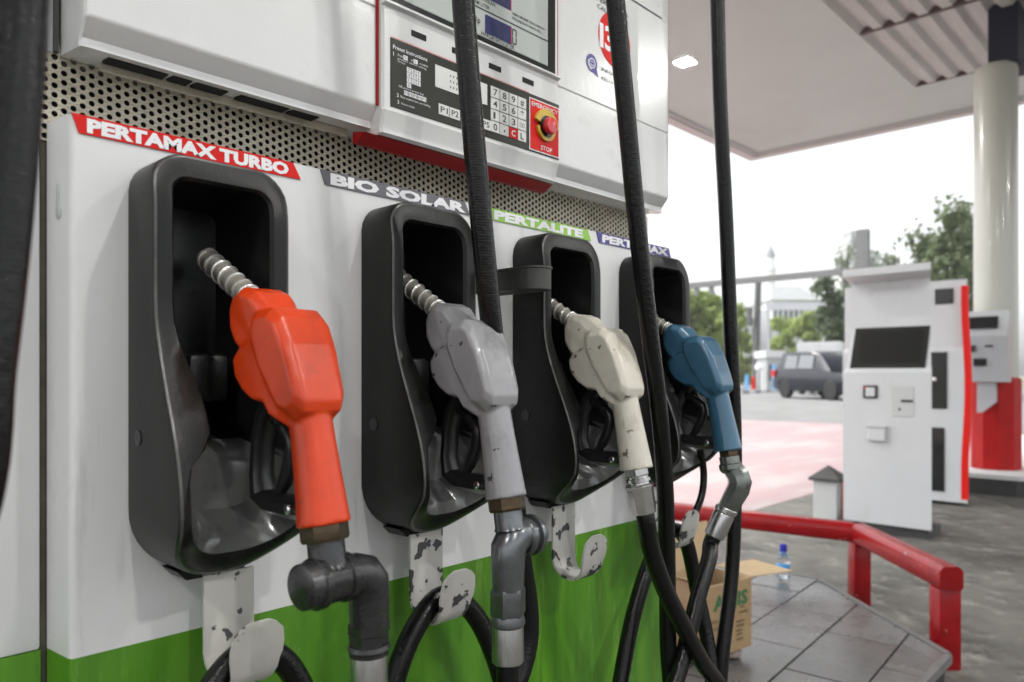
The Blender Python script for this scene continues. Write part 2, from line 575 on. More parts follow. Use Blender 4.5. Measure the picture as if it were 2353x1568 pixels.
# pump island: core, kerb edge, tiles
IZ = 0.12
ISL = [(-3.2, -0.085), (2.95, -0.085), (3.6, 0.62), (3.6, 1.05), (2.95, 1.7), (-3.2, 1.7)]
b = B()
b.prism(ISL, 0.002, IZ - 0.008, axis='z')
isl = struct(b.obj('pump_island', M_grout, smooth=0))
b = B()
for i in range(len(ISL) - 2):
    p, q = Vector(ISL[i]), Vector(ISL[i + 1])
    d = (q - p).normalized()
    nn = Vector((d.y, -d.x))
    pts = [p, q, q + nn * 0.025, p + nn * 0.025]
    b.prism([(a.x, a.y) for a in pts], IZ - 0.028, IZ + 0.003, axis='z')
b.obj('kerb_edge', M_edge, isl, smooth=0)


def clip(poly, a, bb, c):
    """keep a*x + b*y <= c"""
    out = []
    for i in range(len(poly)):
        p, q = poly[i], poly[(i + 1) % len(poly)]
        fp, fq = a * p[0] + bb * p[1] - c, a * q[0] + bb * q[1] - c
        if fp <= 0:
            out.append(p)
        if fp * fq < 0:
            k = fp / (fp - fq)
            out.append((p[0] + (q[0] - p[0]) * k, p[1] + (q[1] - p[1]) * k))
    return out


ang = R(4.5)
ca, sa = math.cos(ang), math.sin(ang)
for r in range(-3, 8):
    v0 = -0.175 + 0.25 * r
    for k in range(0, 9):
        u0 = 0.15 + 0.46 * k + (0.21 if r % 2 else 0.0)
        g = 0.004
        rect = [(u0 + g, v0 + g), (u0 + 0.46 - g, v0 + g), (u0 + 0.46 - g, v0 + 0.25 - g), (u0 + g, v0 + 0.25 - g)]
        poly = [(x * ca - y * sa, x * sa + y * ca) for x, y in rect]
        for i in range(len(ISL)):
            p, q = Vector(ISL[i]), Vector(ISL[(i + 1) % len(ISL)])
            d = (q - p).normalized()
            nx, ny = d.y, -d.x
            poly = clip(poly, nx, ny, nx * p.x + ny * p.y - 0.003)
            if len(poly) < 3:
                break
        if len(poly) < 3:
            continue
        cx = sum(p[0] for p in poly) / len(poly)
        if cx < 1.35:
            continue
        b = B()
        b.prism(poly, IZ - 0.007, IZ + rnd.uniform(-0.0012, 0.0012), axis='z')
        b.obj('tile', M_tile if rnd.random() < 0.6 else M_tile2, isl, smooth=0)

# ------------------------------------------------------------------ canopy
SZ = HC + 3.5
can = empty('station_canopy', (0, 4.0, SZ), 'wide flat canopy roof with pinkish grey soffit over the forecourt', 'canopy')
X1, Y1 = 11.28, 4.6
RX0, RX1, RY0, RY1 = -2.0, 10.0, -0.6, 1.93
b = B()
for (x0, x1, y0, y1) in ((-9, X1, RY1, Y1), (-9, X1, -5.6, RY0), (RX1, X1, RY0, RY1), (-9, RX0, RY0, RY1)):
    b.box(x0, x1, y0, y1, SZ, SZ + 0.5)
b.obj('soffit', M_soffit, can, smooth=0)
b = B()
b.box(-9, X1 + 0.16, Y1, Y1 + 0.16, SZ - 0.05, SZ + 0.9)
b.box(X1, X1 + 0.16, -5.6, Y1, SZ - 0.05, SZ + 0.9)
b.box(-9, X1 + 0.16, -5.76, -5.6, SZ - 0.05, SZ + 0.9)
b.obj('fascia', M_fascia, can, smooth=0)
b = B()
b.box(-9, X1 - 0.06, Y1 - 0.06, Y1 - 0.012, SZ - 0.03, SZ - 0.002)
b.box(X1 - 0.06, X1 - 0.012, -5.59, Y1 - 0.06, SZ - 0.03, SZ - 0.002)
b.obj('edge_trim', M_greypanel, can, smooth=0)


def corrugated(x0, x1):
    b = B()
    per, hgt = 0.21, 0.050
    y = RY0
    prof = []
    while y < RY1 - 0.01:
        prof += [(y, 0), (y + per * 0.38, 0), (y + per * 0.62, hgt), (y + per * 0.76, hgt)]
        y += per
    prof = [(min(a, RY1), h) for a, h in prof]
    vs = [(x0, a, SZ + 0.01 + h) for a, h in prof] + [(x1, a, SZ + 0.01 + h) for a, h in prof]
    n = len(prof)
    b.faces(vs, [[i, i + 1, n + i + 1, n + i] for i in range(n - 1)])
    return b.obj('roof_sheet', M_sheet, can, smooth=0)


corrugated(RX0, 8.05)
corrugated(8.11, RX1 - 0.01)
b = B()
b.box(8.055, 8.105, RY0, RY1, SZ + 0.005, SZ + 0.2)
b.obj('closure_board', M_board, can, smooth=0)
b = B()
b.box(RX1 - 0.008, RX1 - 0.002, RY0, RY1, SZ + 0.003, SZ + 0.2)
b.obj('closure_board', M_board, can, smooth=0)
b = B()
b.box(RX0, RX1, RY0, RY1, SZ + 0.3, SZ + 0.5)
b.obj('roof_deck', M_board, can, smooth=0)

lampspots = [(7.36, 3.55, 'lit square lamp recessed in the soffit beside the far hose'),
             (3.66, 3.55, 'lit square soffit lamp behind the pump, out of view'), (0.0, 3.55, 'lit square soffit lamp behind and left of the pump'),
             (7.4, -4.2, 'lit square soffit lamp mirrored on the upper cabinet'), (3.66, -4.2, 'lit square soffit lamp over the lane before the pump'),
             (0.0, -4.2, 'lit square soffit lamp behind the viewer'),
             (1.5, -1.9, 'lit square soffit lamp almost above the nozzles'), (-3.0, -1.9, 'lit square soffit lamp left of the viewer')]
for i, (x, y, lab) in enumerate(lampspots):
    e = empty('ceiling_lamp', (x, y, SZ), lab, 'ceiling lamp',
              'lamps in the canopy soffit')
    b = B()
    w, f = 0.105, 0.016
    for (x0, x1, y0, y1) in ((-w, w, -w, -w + f), (-w, w, w - f, w), (-w, -w + f, -w + f, w - f), (w - f, w, -w + f, w - f)):
        b.box(x + x0, x + x1, y + y0, y + y1, SZ - 0.03, SZ - 0.001)
    b.obj('lamp_frame', M_white, e, smooth=0)
    for sx in (-1, 1):
        for sy in (-1, 1):
            b = B()
            cx, cy = x + sx * 0.043, y + sy * 0.043
            b.lathe((cx, cy, SZ - 0.003), (0, 0, -1), [(0, 0.036), (0.015, 0.036), (0.02, 0.032), (0.022, 0.016)], 20)
            b.obj('diffuser', M_lamp, e)

# ------------------------------------------------------------------ fuel pump
pump = empty('fuel_pump', (0.76, 0.28, IZ), 'white and green fuel pump with four black nozzle boots and a red edged display', 'fuel pump')
DX0, DX1 = 0.226, 1.297
GREEN = HC - 0.272
TOPD = HC + 0.25
BASE = IZ + 0.004
BOOT_X = [0.350, 0.630, 0.910, 1.190]
xs = [DX0]
for c in BOOT_X:
    xs += [c - 0.056, c + 0.056]
xs += [DX1]
h0, h1 = HC - 0.165, HC + 0.200


def panel(b, x0, x1, z0, z1, y):
    quad(b, x0, x1, z0, z1, y)


b = B()
Yf = 0.0
xl, xr = DX0 + 0.006, DX1 - 0.006
# front, with an opening behind every boot
panel(b, xl, xr, GREEN, h0, Yf)
panel(b, xl, xr, h1, TOPD, Yf)
cuts = [xl] + xs[1:-1] + [xr]
for i in range(0, len(cuts), 2):
    panel(b, cuts[i], cuts[i + 1], h0, h1, Yf)
# rounded vertical edges, sides, top
for s, xe in ((-1, DX0), (1, DX1)):
    arc = [(xe - s * 0.006 + s * 0.006 * math.sin(a), 0.006 - 0.006 * math.cos(a)) for a in [R(15 * k) for k in range(7)]]
    arc.append((xe + s * 0.0055, 0.052))
    n = len(arc)
    b.faces([(x, y, GREEN) for x, y in arc] + [(x, y, TOPD) for x, y in arc],
            [[i, i + 1, n + i + 1, n + i] for i in range(n - 1)])
b.faces([(DX0, 0.0, TOPD), (DX1, 0.0, TOPD), (DX1, 0.052, TOPD + 0.004), (DX0, 0.052, TOPD + 0.004)], [[0, 1, 2, 3]])
b.obj('front_door', M_door, pump, smooth=40, wn=True)
b = B()
panel(b, xl, xr, BASE, GREEN, Yf)
for s, xe in ((-1, DX0), (1, DX1)):
    arc = [(xe - s * 0.006 + s * 0.006 * math.sin(a), 0.006 - 0.006 * math.cos(a)) for a in [R(15 * k) for k in range(7)]]
    arc.append((xe + s * 0.0055, 0.052))
    n = len(arc)
    b.faces([(x, y, BASE) for x, y in arc] + [(x, y, GREEN) for x, y in arc],
            [[i, i + 1, n + i + 1, n + i] for i in range(n - 1)])
b.obj('green_lower_panel', M_green, pump, smooth=40, wn=True)
# frame on the left, a little behind the door, and the body
b = B()
b.box(-0.12, 0.2148, 0.051, 0.56, GREEN, HC + 1.2, 0.003)
b.obj('side_frame', M_door, pump)
b = B()
b.box(-0.12, 0.2148, 0.0512, 0.56, BASE, GREEN - 0.0004)
b.obj('side_frame_green', M_green, pump, smooth=0)
b = B()
b.box(0.216, 1.29, 0.14, 0.56, BASE, HC + 0.33)
b.obj('inner_body', M_dark, pump, smooth=0)
b = B()
b.box(1.291, 1.296, 0.053, 0.56, BASE, HC + 0.32)
b.obj('end_panel', M_door, pump, smooth=0)
b = B()
b.box(0.2150, 0.2200, 0.0535, 0.14, BASE, HC + 0.236)
b.obj('gap_filler', mat('olive_gasket', (0.09, 0.086, 0.06), 0.7, noise=0.6, nscale=18), pump, smooth=0)
# grey strips beside the upper cabinet
b = B()
b.box(0.2153, 0.2195, 0.046, 0.06, HC + 0.322, HC + 1.2)
b.box(0.2255, 0.2295, 0.046, 0.06, HC + 0.322, HC + 1.2)
b.obj('gap_strip', M_plinth, pump, smooth=0)
b = B()
b.box(0.2197, 0.2253, 0.050, 0.062, HC + 0.322, HC + 1.2)
b.obj('grey_strip', M_greypanel, pump, smooth=0)
# lock on the door edge
b = B()
b.lathe((DX0 - 0.0002, 0.026, HC + 0.158), (-1, 0, 0), [(0, 0.0075), (0.002, 0.0075), (0.003, 0.006), (0.003, 0.001)], 16)
b.box(DX0 - 0.004, DX0 - 0.0005, 0.0235, 0.0285, HC + 0.160, HC + 0.186, 0.001)
b.obj('door_lock', M_greypanel, pump)

# perforated band: a real sheet of staggered holes
b = B()
py, cs, hr = 0.0095, 0.00852, 0.0031
ncol = int((1.296 - 0.2145) / cs)
nh = 12
YP = 0.0515
for i in range(ncol):
    cx = 0.2145 + cs * (i + 0.5)
    off = py / 2 if i % 2 else 0
    for j in range(10):
        cz = HC + 0.2375 + off + py * j
        outer, inner = [], []
        for k in range(nh):
            a = 2 * PI * (k + 0.5) / nh
            dx, dz = math.cos(a), math.sin(a)
            s = min(cs / 2 / abs(dx) if abs(dx) > 1e-6 else 9, py / 2 / abs(dz) if abs(dz) > 1e-6 else 9)
            outer.append((cx + dx * s, YP, cz + dz * s))
            inner.append((cx + dx * hr, YP, cz + dz * hr))
        back = [(x, YP + 0.0016, z) for x, _, z in inner]
        # the four cell corners close the sheet between neighbours
        fs = [[k, (k + 1) % nh, nh + (k + 1) % nh, nh + k] for k in range(nh)]
        fs += [[nh + k, nh + (k + 1) % nh, 2 * nh + (k + 1) % nh, 2 * nh + k] for k in range(nh)]
        vs = outer + inner + back
        base = len(vs)
        for sx, sz in ((1, 1), (-1, 1), (-1, -1), (1, -1)):
            vs.append((cx + sx * cs / 2, YP, cz + sz * py / 2))
        # nearest outer pair for each corner
        for ci, a in enumerate((45, 135, 225, 315)):
            k = int(a / 360 * nh - 0.5)
            fs.append([k % nh, base + ci, (k + 1) % nh])
        b.faces(vs, fs)
b.obj('perforated_panel', M_perf, pump, smooth=0)
b = B()
b.box(0.2145, 1.296, 0.075, 0.08, HC + 0.235, HC + 0.34)
b.obj('grille_backing', M_dark, pump, smooth=0)

# upper cabinet: lipped section swept along x
CX0, CX1 = 0.232, 1.255
SEAM = HC + 0.461
prof = [(0.0512, HC + 0.320), (-0.010, HC + 0.313), (-0.010, HC + 0.3215), (-0.0225, HC + 0.336), (-0.025, HC + 0.341),
        (-0.025, SEAM - 0.0015), (-0.0225, SEAM), (-0.0225, SEAM + 0.001), (-0.025, SEAM + 0.0025), (-0.025, HC + 1.2), (0.56, HC + 1.2),
        (0.56, HC + 0.320)]
b = B()
r = 0.012
def inset(p, d):
    return [(max(a, -0.03) + (d if a < 0.04 else 0), z) for a, z in p]
rings = []
for x, d in ((CX0, 0.004), (CX0 + 0.002, 0.0012), (CX0 + 0.006, 0), (CX1 - r, 0.0), (CX1 - r * 0.5, 0.0016), (CX1 - r * 0.13, 0.006), (CX1, 0.012)):
    rings.append([(x, a, z) for a, z in inset(prof, d)])
b.rings(rings)
b.obj('upper_cabinet', M_white, pump, smooth=30, wn=True)
b = B()
for x0, x1 in ((0.262, 0.32), (0.325, 0.345), (0.35, 0.385), (0.40, 0.46), (0.465, 0.50)):
    b.box(x0, x1, 0.004, 0.022, HC + 0.3135, HC + 0.3162)
b.obj('underside_slot', M_dark, pump, smooth=0)
b = B()
b.box(0.262, 0.555, 0.025, 0.03, HC + 0.308, HC + 0.3165)
b.obj('underside_rail', M_perf, pump, smooth=0)
b = B()
quad(b, 0.86, 1.223, HC + 0.673, HC + 0.6755, -0.0256)
b.obj('panel_seam', M_ink, pump, smooth=0)

# fuel signs
def sign(x0, x1, m, text, tx0, tx1, bold, shear=0.0):
    z0, z1 = HC + 0.2318, HC + 0.2498
    sk = 0.0065
    b = B()
    b.prism([(x0, z1), (x1 - sk * 1.6, z1), (x1, z0), (x0 + sk, z0)], -0.0016, -0.0003)
    s = b.obj('fuel_sign', m, pump, smooth=0, label=text.lower() + ' strip')
    b = B()
    text_into(b, text, tx0, z0 + 0.0026, -0.0021, 0.0130, tx1 - tx0, bold, shear)
    b.obj('lettering', M_letter, s, smooth=0)
    return s


sign(0.2272, 0.4719, M_signred, 'PERTAMAX TURBO', 0.2405, 0.4555, 0.055)['label'] = 'red name strip'
sign(0.4985, 0.7475, M_signgrey, 'BIO SOLAR', 0.512, 0.7385, 0.055)['label'] = 'grey name strip'
sign(0.7765, 1.0354, M_signgreen, 'PERTALITE', 0.796, 1.012, 0.055)['label'] = 'lime green name strip'
sign(1.0516, 1.2945, M_signblue, 'PERTAMAX', 1.066, 1.282, 0.055)['label'] = 'violet blue name strip'

# ------------------------------------------------------------------ display head
HX0, HX1 = 0.566, 0.908
YH = -0.035
hb = HC + 0.302
b = B()
hp = [(0.0, hb + 0.006), (-0.026, hb), (-0.031, hb + 0.003), (-0.031, hb + 0.010), (-0.037, hb + 0.030), (YH, hb + 0.034), (YH, HC + 0.4635),
      (-0.041, HC + 0.4655), (-0.041, HC + 0.4685), (-0.0345, HC + 0.471), (-0.0345, HC + 1.1), (0.0, HC + 1.1)]
rings = []
for x, k in ((HX0, 0.003), (HX0 + 0.003, 0.0), (HX1 - 0.003, 0.0), (HX1, 0.003)):
    rings.append([(x, a + (k if a < -0.005 else 0), z) for a, z in hp])
b.rings(rings)
head = b.obj('display_head', M_white, pump, smooth=25, wn=True)
# red gasket round the head
b = B()
b.box(HX0 - 0.0035, HX0 - 0.0003, -0.0275, -0.0255, HC + 0.338, HC + 1.0)
b.box(HX1 + 0.0005, HX1 + 0.004, -0.030, -0.0255, HC + 0.46, HC + 1.0)
b.prism([(-0.008, hb - 0.011), (-0.022, hb - 0.003), (-0.026, hb - 0.0012), (0.0, hb + 0.004), (0.0, hb - 0.011)], HX0 - 0.02, HX1 - 0.004, axis='x')
b.obj('red_gasket', M_redtrim, head, smooth=0)

# keypad overlay
KY = YH - 0.0012
b = B()
b.box(0.578, 0.9075, KY, YH + 0.001, HC + 0.3385, HC + 0.4255, 0.0004, 1)
b.obj('keypad_overlay', M_keypad, head, smooth=0)
b = B()
quad(b, 0.578, 0.8365, HC + 0.4255, HC + 0.4263, KY - 0.0003)
b.obj('red_line', M_signred, head, smooth=0)
kx0, kz1, kw, kh = 0.7540, HC + 0.4140, 0.0190, 0.0166
rows = ['789#', '456*', '123=', '0.CL']
tb = B()
keyme = None


def key(x0, z0, w, h, m):
    b = B()
    b.box(x0 + 0.0005, x0 + w - 0.0005, KY - 0.0012, KY - 0.0001, z0 + 0.0005, z0 + h - 0.0005, 0.0004, 1)
    return b.obj('key', m, head, smooth=0)


KT = KY - 0.00145
for r_, row in enumerate(rows):
    for c_, ch in enumerate(row):
        x0 = kx0 + kw * c_
        z0 = kz1 - kh * (r_ + 1)
        if ch == 'C':
            key(x0, z0, kw, kh, M_signred)['label'] = 'red clear key'
            wb = B()
            text_into(wb, 'C', x0 + 0.005, z0 + 0.0040, KT, 0.009, 0.0085, 0.02)
            wb.obj('lettering', M_letter, head, smooth=0)
        else:
            key(x0, z0, kw, kh, M_key)
            if ch == '.':
                text_into(tb, '.', x0 + 0.0075, z0 + 0.006, KT, 0.014, 0.0035, 0.03)
            elif ch == '=':
                b2 = tb
                for (qa, qb, qc, qd) in ((0.004, 0.015, 0.0050, 0.0056), (0.004, 0.015, 0.0100, 0.0106), (0.004, 0.0046, 0.0056, 0.0100), (0.0144, 0.015, 0.0056, 0.0100), (0.0085, 0.0105, 0.0068, 0.0088)):
                    quad(tb, x0 + qa, x0 + qb, z0 + qc, z0 + qd, KT)
            elif ch == '*':
                text_into(tb, ch, x0 + 0.0055, z0 + 0.0000, KT, 0.0135, 0.0075, 0.02)
            else:
                text_into(tb, ch, x0 + 0.0055, z0 + 0.0036, KT, 0.0098, 0.004 if ch == '1' else 0.0078, 0.012)
for k, s in enumerate(('P1', 'P2', 'P3', 'P4', 'P5')):
    x0 = 0.6560 + 0.0198 * k
    key(x0, HC + 0.3475, 0.0198, 0.0155, M_key)
    text_into(tb, s, x0 + 0.0035, HC + 0.3515, KT, 0.0082, 0.0128, 0.012)
tb.obj('lettering', M_ink, head, smooth=0)
# small window with three rows of dots
b = B()
b.box(0.6510, 0.7480, KY - 0.0004, KY - 0.00005, HC + 0.3835, HC + 0.4130)
b.obj('legend_window', M_key, head, smooth=0)
b = B()
for j in range(3):
    for k in range(9):
        quad(b, 0.677 + 0.0058 * k, 0.6787 + 0.0058 * k, HC + 0.3885 + 0.0075 * j, HC + 0.3915 + 0.0075 * j, KY - 0.0007)
b.obj('legend_print', M_ink, head, smooth=0)
# preset instructions
b = B()
T = KY - 0.0006
text_into(b, 'Preset Instructions', 0.5810, HC + 0.4120, T, 0.0052, 0.0560, 0.012)
text_into(b, '1', 0.5815, HC + 0.4030, T, 0.0052, None, 0.01)
text_into(b, 'Press', 0.5885, HC + 0.4045, T, 0.0034)
text_into(b, 'or', 0.6095, HC + 0.4045, T, 0.0034)
text_into(b, 'to select', 0.6240, HC + 0.4045, T, 0.0030)
text_into(b, 'preset value using', 0.5885, HC + 0.4005, T, 0.0026, 0.047)
text_into(b, 'the keys', 0.5885, HC + 0.3970, T, 0.0026)
text_into(b, 'OR press a preset key', 0.5900, HC + 0.3655, T, 0.0030, 0.041)
text_into(b, '2', 0.5870, HC + 0.3525, T, 0.0048, None, 0.01)
text_into(b, 'Place nozzle in tank, start fuelling', 0.5930, HC + 0.3530, T, 0.0028, 0.049)
text_into(b, '3', 0.5880, HC + 0.3440, T, 0.0048, None, 0.01)
text_into(b, 'Return nozzle', 0.5945, HC + 0.3446, T, 0.0028)
text_into(b, 'P1 P2 P3 P4 P5', 0.60, HC + 0.3592, T - 0.0004, 0.0002, 0.034)
b.obj('instructions', M_letter, head, smooth=0)
b = B()
for r_ in range(4):
    for c_ in range(3):
        if r_ == 3 and c_ != 0:
            continue
        x0, z0 = 0.6030 + 0.0078 * c_, HC + 0.3890 - 0.0067 * r_
        quad(b, x0, x0 + 0.0072, z0, z0 + 0.0062, T)
for k in range(5):
    quad(b, 0.5985 + 0.0075 * k, 0.6053 + 0.0075 * k, HC + 0.3580, HC + 0.3638, T)
quad(b, 0.5975, 0.6045, HC + 0.4030, HC + 0.4088, T)
quad(b, 0.6140, 0.6210, HC + 0.4030, HC + 0.4088, T)
b.obj('printed_keys', M_letter, head, smooth=0)
b = B()
for r_, row in enumerate(('789', '456', '123', '0')):
    for c_, ch in enumerate(row):
        text_into(b, ch, 0.6052 + 0.0078 * c_, HC + 0.3901 - 0.0067 * r_, T - 0.0003, 0.0042)
for k in range(5):
    text_into(b, 'P%d' % (k + 1), 0.5993 + 0.0075 * k, HC + 0.3592, T - 0.0003, 0.0034, 0.0052)
text_into(b, '%', 0.5990, HC + 0.4043, T - 0.0003, 0.0034)
text_into(b, 'L', 0.6160, HC + 0.4043, T - 0.0003, 0.0036)
b.obj('printed_digits', M_ink, head, smooth=0)
# emergency stop
b = B()
b.box(0.8370, 0.9065, KY - 0.0006, KY - 0.0001, HC + 0.3405, HC + 0.4195)
b.obj('stop_border', M_letter, head, smooth=0)
b = B()
b.box(0.8388, 0.9048, KY - 0.0011, KY - 0.0006, HC + 0.3423, HC + 0.4177)
b.obj('stop_plate', M_signred, head, smooth=0)
b = B()
text_into(b, 'EMERGENCY', 0.8415, HC + 0.4080, KY - 0.0014, 0.0068, 0.0610, 0.01)
text_into(b, 'STOP', 0.8620, HC + 0.3455, KY - 0.0014, 0.0068, 0.027, 0.01)
b.obj('lettering', M_letter, head, smooth=0)
ex, ez = 0.8725, HC + 0.3815


def ring_sector(b, cx, cz, r0, r1, a0, a1, y0, y1, n=16):
    pts = [(cx + r1 * math.cos(R(a0 + (a1 - a0) * k / n)), cz + r1 * math.sin(R(a0 + (a1 - a0) * k / n))) for k in range(n + 1)]
    pin = [(cx + r0 * math.cos(R(a0 + (a1 - a0) * k / n)), cz + r0 * math.sin(R(a0 + (a1 - a0) * k / n))) for k in range(n + 1)]
    for k in range(n):
        b.prism([pin[k], pts[k], pts[k + 1], pin[k + 1]], y0, y1)


b = B()
ring_sector(b, ex, ez, 0.0165, 0.0268, 0, 165, KY - 0.0060, KY - 0.0006)
ring_sector(b, ex, ez, 0.0165, 0.0215, 185, 350, KY - 0.0050, KY - 0.0006)
b.obj('stop_ring', M_yellow, head, smooth=0)
b = B()
b.lathe((ex, KY - 0.0006, ez), (0, -1, 0), [(0, 0.0163), (0.004, 0.0163), (0.004, 0.010)], 24)
b.obj('stop_collar', M_blackplastic, head)
b = B()
b.lathe((ex, KY - 0.002, ez), (0, -1, 0), [(0, 0.0095), (0.008, 0.0095), (0.0085, 0.0132), (0.012, 0.0132), (0.0145, 0.0115), (0.0155, 0.006), (0.0157, 0.001)], 24)
b.obj('stop_button', M_knob, head)
# status windows
for x0 in (0.6115, 0.6820, 0.7525, 0.8232):
    b = B()
    b.box(x0, x0 + 0.0252, YH - 0.0006, YH + 0.001, HC + 0.4385, HC + 0.4465, 0.0003, 1)
    b.obj('status_window', M_frame, head, smooth=0)
# display
DY = -0.0345
b = B()
b.box(0.572, 0.8985, DY - 0.0012, DY + 0.001, HC + 0.4715, HC + 1.02)
b.obj('display_border', M_frame, head, smooth=0)
b = B()
b.box(0.5885, 0.8800, DY - 0.0020, DY - 0.0011, HC + 0.4785, HC + 1.00, 0.0008, 1)
b.obj('display_glass', M_glass, head, smooth=0)
DT = DY - 0.0024
b = B()
quad(b, 0.600, 0.8800, HC + 0.5160, HC + 0.5178, DT)
text_into(b, 'HARGA SATU LITER', 0.7360, HC + 0.4800, DT, 0.0064, 0.0680, 0.008)
text_into(b, 'Rp', 0.7225, HC + 0.4950, DT, 0.0090, 0.0115, 0.008)
text_into(b, 'JUMLAH YANG DIKELUARKAN', 0.6650, HC + 0.5290, DT, 0.0056, 0.0990, 0.006)
text_into(b, 'DALAM LITER', 0.7090, HC + 0.5205, DT, 0.0056, 0.0430, 0.006)
text_into(b, 'SEBELUM BBM DIKELUARKAN', 0.8000, HC + 0.5310, DT, 0.0040, 0.0720, 0.004)
text_into(b, 'PENUNJUKAN HARUS NOL', 0.8000, HC + 0.5240, DT, 0.0040, 0.0640, 0.004)
b.obj('display_print', M_ink, head, smooth=0)
b = B()
b.box(0.7436, 0.7965, DT - 0.0004, DT + 0.0002, HC + 0.4860, HC + 0.5115)
b.box(0.7500, 0.7960, DT - 0.0004, DT + 0.0002, HC + 0.5355, HC + 0.5620)
b.obj('lcd', M_lcd, head, smooth=0)
b = B()
quad(b, 0.7966, 0.7980, HC + 0.4860, HC + 0.5115, DT - 0.0002)
quad(b, 0.7961, 0.7975, HC + 0.5355, HC + 0.5620, DT - 0.0002)
b.obj('lcd_edge', M_signred, head, smooth=0)


def seg7(b, x0, z0, w, h, t, y, segs):
    S = {'a': (t * .6, w - t * .6, h - t, h), 'g': (t * .6, w - t * .6, h / 2 - t / 2, h / 2 + t / 2), 'd': (t * .6, w - t * .6, 0, t),
         'f': (0, t, h / 2 + t * .4, h - t * .6), 'b': (w - t, w, h / 2 + t * .4, h - t * .6), 'e': (0, t, t * .6, h / 2 - t * .4), 'c': (w - t, w, t * .6, h / 2 - t * .4)}
    for s in segs:
        a0, a1, c0, c1 = S[s]
        quad(b, x0 + a0, x0 + a1, z0 + c0, z0 + c1, y)


b = B()
for k in range(4):
    seg7(b, 0.7475 + 0.0105 * k, HC + 0.4905, 0.0075, 0.0165, 0.0016, DT - 0.0007, 'abcdef' if k else 'bc')
for k in range(3):
    seg7(b, 0.7560 + 0.0130 * k, HC + 0.5385, 0.0100, 0.0220, 0.0020, DT - 0.0007, 'abcdef')
b.obj('lcd_digit', M_digit, head, smooth=0)
b = B()
seg7(b, 0.7992, HC + 0.4875, 0.0095, 0.0230, 0.0019, DT - 0.0002, 'abcdef')
b.obj('fixed_digit', M_ink, head, smooth=0)

# call centre sticker on the upper cabinet
SY = -0.0254
b = B()
cx, cz, rx = 1.071, HC + 0.583, 0.0470
b.prism([(cx + rx * math.cos(2 * PI * k / 40), cz + rx * math.sin(2 * PI * k / 40)) for k in range(40)], SY - 0.0003, SY)
b.obj('sticker_disc', M_signred, pump, smooth=0)
b = B()
text_into(b, '1', 1.0270, cz - 0.022, SY - 0.0006, 0.041, 0.0105, 0.03)
text_into(b, '3', 1.0415, cz - 0.022, SY - 0.0006, 0.041, 0.0265, 0.03)
text_into(b, '5', 1.0725, cz - 0.022, SY - 0.0006, 0.041, 0.0265, 0.03)
b.obj('sticker_number', M_letter, pump, smooth=0)
b = B()
bx, bz = 1.0055, HC + 0.5245
pts = [(bx + 0.0150 * math.cos(2 * PI * k / 28), bz + 0.0150 * math.sin(2 * PI * k / 28)) for k in range(28)]
b.prism(pts, SY - 0.0003, SY)
b.faces([(bx + 0.002, SY - 0.0002, bz - 0.0145), (bx + 0.0135, SY - 0.0002, bz - 0.006), (bx + 0.0185, SY - 0.0002, bz - 0.0195)], [[0, 1, 2]])
b.obj('sticker_bubble', M_signblue, pump, smooth=0)
b = B()
ring_sector(b, bx + 0.001, bz, 0.0070, 0.0086, 0, 360, SY - 0.0006, SY - 0.0003, 24)
ring_sector(b, bx + 0.001, bz, 0.0035, 0.0047, 200, 340, SY - 0.0006, SY - 0.0003, 10)
ring_sector(b, bx - 0.001, bz + 0.0025, 0.0, 0.0011, 0, 360, SY - 0.0006, SY - 0.0003, 8)
ring_sector(b, bx + 0.0032, bz + 0.0025, 0.0, 0.0011, 0, 360, SY - 0.0006, SY - 0.0003, 8)
ring_sector(b, bx + 0.001, bz, 0.0100, 0.0118, 160, 260, SY - 0.0006, SY - 0.0003, 10)
b.obj('sticker_face', M_letter, pump, smooth=0)
b = B()
text_into(b, 'PERTAMINA', 1.0205, HC + 0.6360, SY - 0.0004, 0.0075, 0.092, 0.006)
text_into(b, 'CALL CENTER', 1.0205, HC + 0.6235, SY - 0.0004, 0.0075, 0.092, 0.0)
text_into(b, 'INFOKAN', 1.0326, HC + 0.5195, SY - 0.0004, 0.0066, 0.060, 0.002)
text_into(b, 'KELUHAN ANDA', 1.0326, HC + 0.5045, SY - 0.0004, 0.0066, 0.098, 0.002)
b.obj('sticker_text', M_ink, pump, smooth=0)

# ------------------------------------------------------------------ nozzle boots
BT, BB = 0.217, -0.203


def boot_outline(off_top, off_mid, off_low, n=72, notch=0.0, top=BT, bot=BB, rt=0.030, rb=0.062):
    """half-width profile by height; returns closed loop of (x, t), same angular sampling for every ring"""
    pts = []
    N = n // 2
    for side in (1, -1):
        seq = range(N) if side == 1 else range(N - 1, -1, -1)
        for i in seq:
            k = i / (N - 1)
            a = PI * k                                   # 0 = top centre, pi = bottom centre
            # superellipse walk
            tt = top - (top - bot) * (0.5 - 0.5 * math.cos(a))
            pts.append((side, k, tt))
    return pts


def half_width(t, top, bot, w, rt, rb):
    if t > top - rt:
        d = (t - (top - rt)) / rt
        return w - rt + rt * math.sqrt(max(0, 1 - d * d))
    if t < bot + rb:
        d = ((bot + rb) - t) / rb
        return w - rb + rb * math.sqrt(max(0, 1 - d * d))
    return w


def smoothstep(a, b_, x):
    k = min(1, max(0, (x - a) / (b_ - a)))
    return k * k * (3 - 2 * k)


